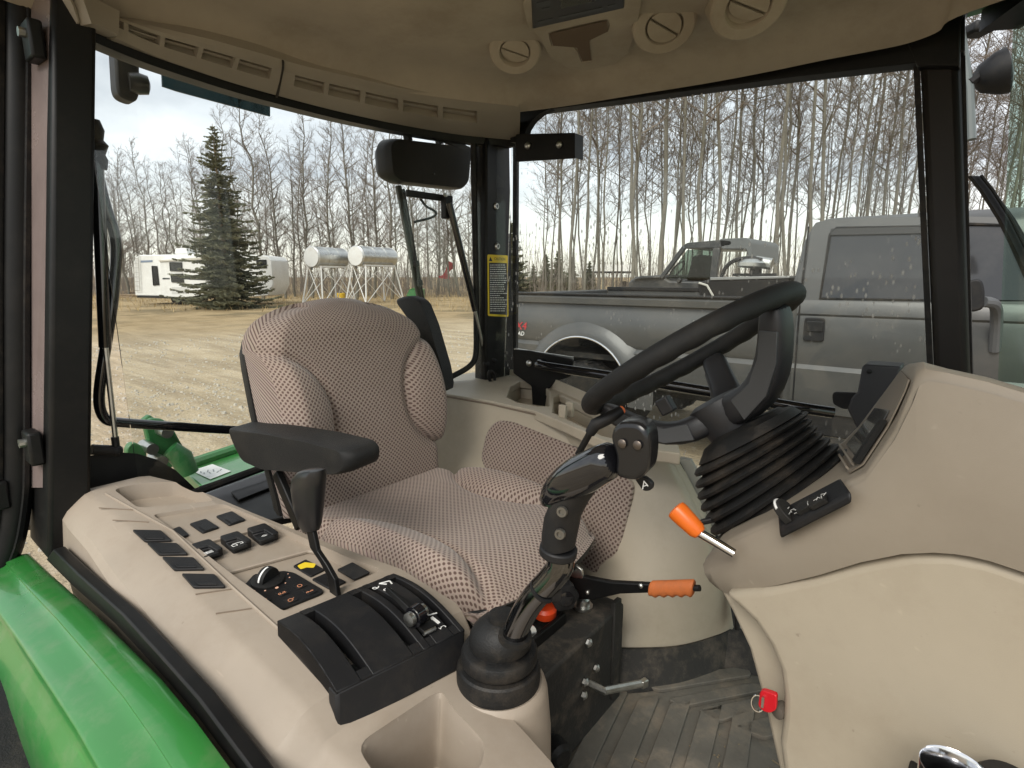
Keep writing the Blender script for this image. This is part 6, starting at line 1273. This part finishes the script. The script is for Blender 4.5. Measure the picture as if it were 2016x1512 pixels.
def spruce(seed, H, R0, m, label, group=None, gap=1.0):
    random.seed(seed); tr, cr = MB(), MB(); tr.tube([V((0, 0, -.1)), V((.02, 0, H * .5)), V((0, 0, H))], [R0 * .065, R0 * .04, .012], 8)
    z = .35
    while z < H * .985:
        f = z / H; rad = R0 * (1 - f) ** .85 * random.uniform(.78, 1.12) + .12; nb = max(4, int(13 * (1 - f) + 4)); a0 = random.uniform(0, 6)
        for k in range(nb):
            a = a0 + 2 * math.pi * k / nb + random.gauss(0, .2); L_ = rad * random.uniform(.5, 1.2); d = V((math.cos(a), math.sin(a), 0)); sd_ = V((-d.y, d.x, 0)); q = []; z0 = z + random.uniform(-.22, .22) * (1 - f)
            droop = random.uniform(.15, .55) if f < .75 else random.uniform(-.5, .0)
            for i in range(7):
                t = i / 6; q.append(V((0, 0, z0 + random.gauss(0, .015))) + d * L_ * t + V((0, 0, -droop * L_ * (t ** 1.2) + (droop * .62 + .05) * L_ * t ** 3)))
            cr.tube(q, [.018 * (1 - .8 * i / 6) + .003 for i in range(7)], 3, False)
            for i in range(int(16 + 46 * L_ / R0)):
                t = random.uniform(.12, 1); j = min(5, int(t * 6)); c = q[j].lerp(q[j + 1], t * 6 - j); wdt = (.10 + .30 * (1 - t)) * min(1, L_ * .5) * random.uniform(.6, 1.3); sg = random.choice((-1, 1))
                tip = c + sd_ * sg * wdt * 1.2 + d * wdt * .7 + V((0, 0, random.uniform(-.34, .06) * (wdt + .15)))
                e = V((0, 0, -random.uniform(.03, .09) - .05 * wdt)); md = c.lerp(tip, .5)
                b = len(cr.v); cr.v += [c, md + d * .05, tip, md - d * .05 + e, c + e * .4 + d * .02, tip + e * .6]; cr.f += [(b, b + 1, b + 2, b + 3), (b, b + 4, b + 5, b + 2)]
        z += (.16 + .10 * (1 - f)) * gap * H / 9.5 * random.uniform(.8, 1.25)
    t = thing('spruce_tree', (0, 0, 0), label, 'tree', group); ob('trunk', tr, LW, t, smooth=60); ob('crown', cr, m, t, smooth=None); return t
def put(o, x, d, rz=0, sc=1): p = pf(x, 545, d); o.location = (p.x, p.y, 0); o.rotation_euler = (0, 0, rz); o.scale = (sc,) * 3
s1 = spruce(3, 8.9, 2.6, NEEDLE, 'large dark green spruce with layered boughs standing in front of the camper', gap=.95); put(s1, 446, 29)
s2 = spruce(9, 4.6, 1.5, NEEDLE, 'slim dark spruce at the left edge of the door window, beside the black pillar'); put(s2, 1006, 32)
s3 = spruce(14, 4.2, 1.2, NEEDLEY, 'tallest yellowish pine in the middle of its row over the bed', 'small pines far behind the pickup bed'); put(s3, 1098, 58)
random.seed(31)
for x, d, sc, lb in ((1125, 62, .9, 'small yellowish pine, second from the right of its row over the bed'), (1075, 66, 1.0, 'small yellowish pine, third from the left of its row over the bed'), (1160, 64, .8, 'small yellowish pine at the right end of its row over the bed'), (1050, 60, .7, 'smallest yellowish pine at the left end of its row over the bed')):
    p = pf(x, 545, d); dup(s3, (p.x, p.y, 0), x, sc, lb)
# bare brush and a far wood that nobody could count
random.seed(12)
def brush(name, n, x0, x1, d0, d1, h0, h1, m, r=.012):
    mb = MB()
    for _ in range(n):
        p = pf(random.uniform(x0, x1), 545, random.uniform(d0, d1)); p.z = 0; h = random.uniform(h0, h1) * random.choice((.5, .8, 1)); q = [p, p + rv(.12 * h * .5) + V((0, 0, h * .5)), p + rv(.16 * h * .5) + V((0, 0, h))]
        mb.tube(q, [r, r * .7, r * .3], 3, False)
        for k in range(4):
            c = q[1].lerp(q[2], random.uniform(-.3, .9)); mb.tube([c, c + rv(.25) + V((0, 0, random.uniform(.1, .5)))], [r * .5, r * .25], 3, False)
    return tag(ob(name, mb, m, smooth=None), kind='stuff')
brush('undergrowth', 2600, 150, 960, 44, 60, 1.5, 4.2, TWIG)
brush('undergrowth', 1100, 1040, 2150, 24, 46, 1.0, 3.0, TWIG)
brush('far_wood', 4200, -1300, 3300, 78, 130, 5, 11, TWIG, .045)
dg2 = MB()
for _ in range(7000):
    p = pf(random.uniform(100, 2100), 545, random.choice((random.uniform(26, 50), random.uniform(36, 50)))); p.z = 0; h = random.uniform(.1, .38); a = random.uniform(0, 6); d = V((math.cos(a), math.sin(a), 0)) * .02; b = len(dg2.v)
    dg2.v += [p - d, p + d, p + rv(.10) + V((0, 0, h))]; dg2.f.append((b, b + 1, b + 2))
tag(ob('dry_grass', dg2, mat('dry_grass', (.38, .28, .14), .95, var=.2, vscale=.5), smooth=None), kind='stuff')
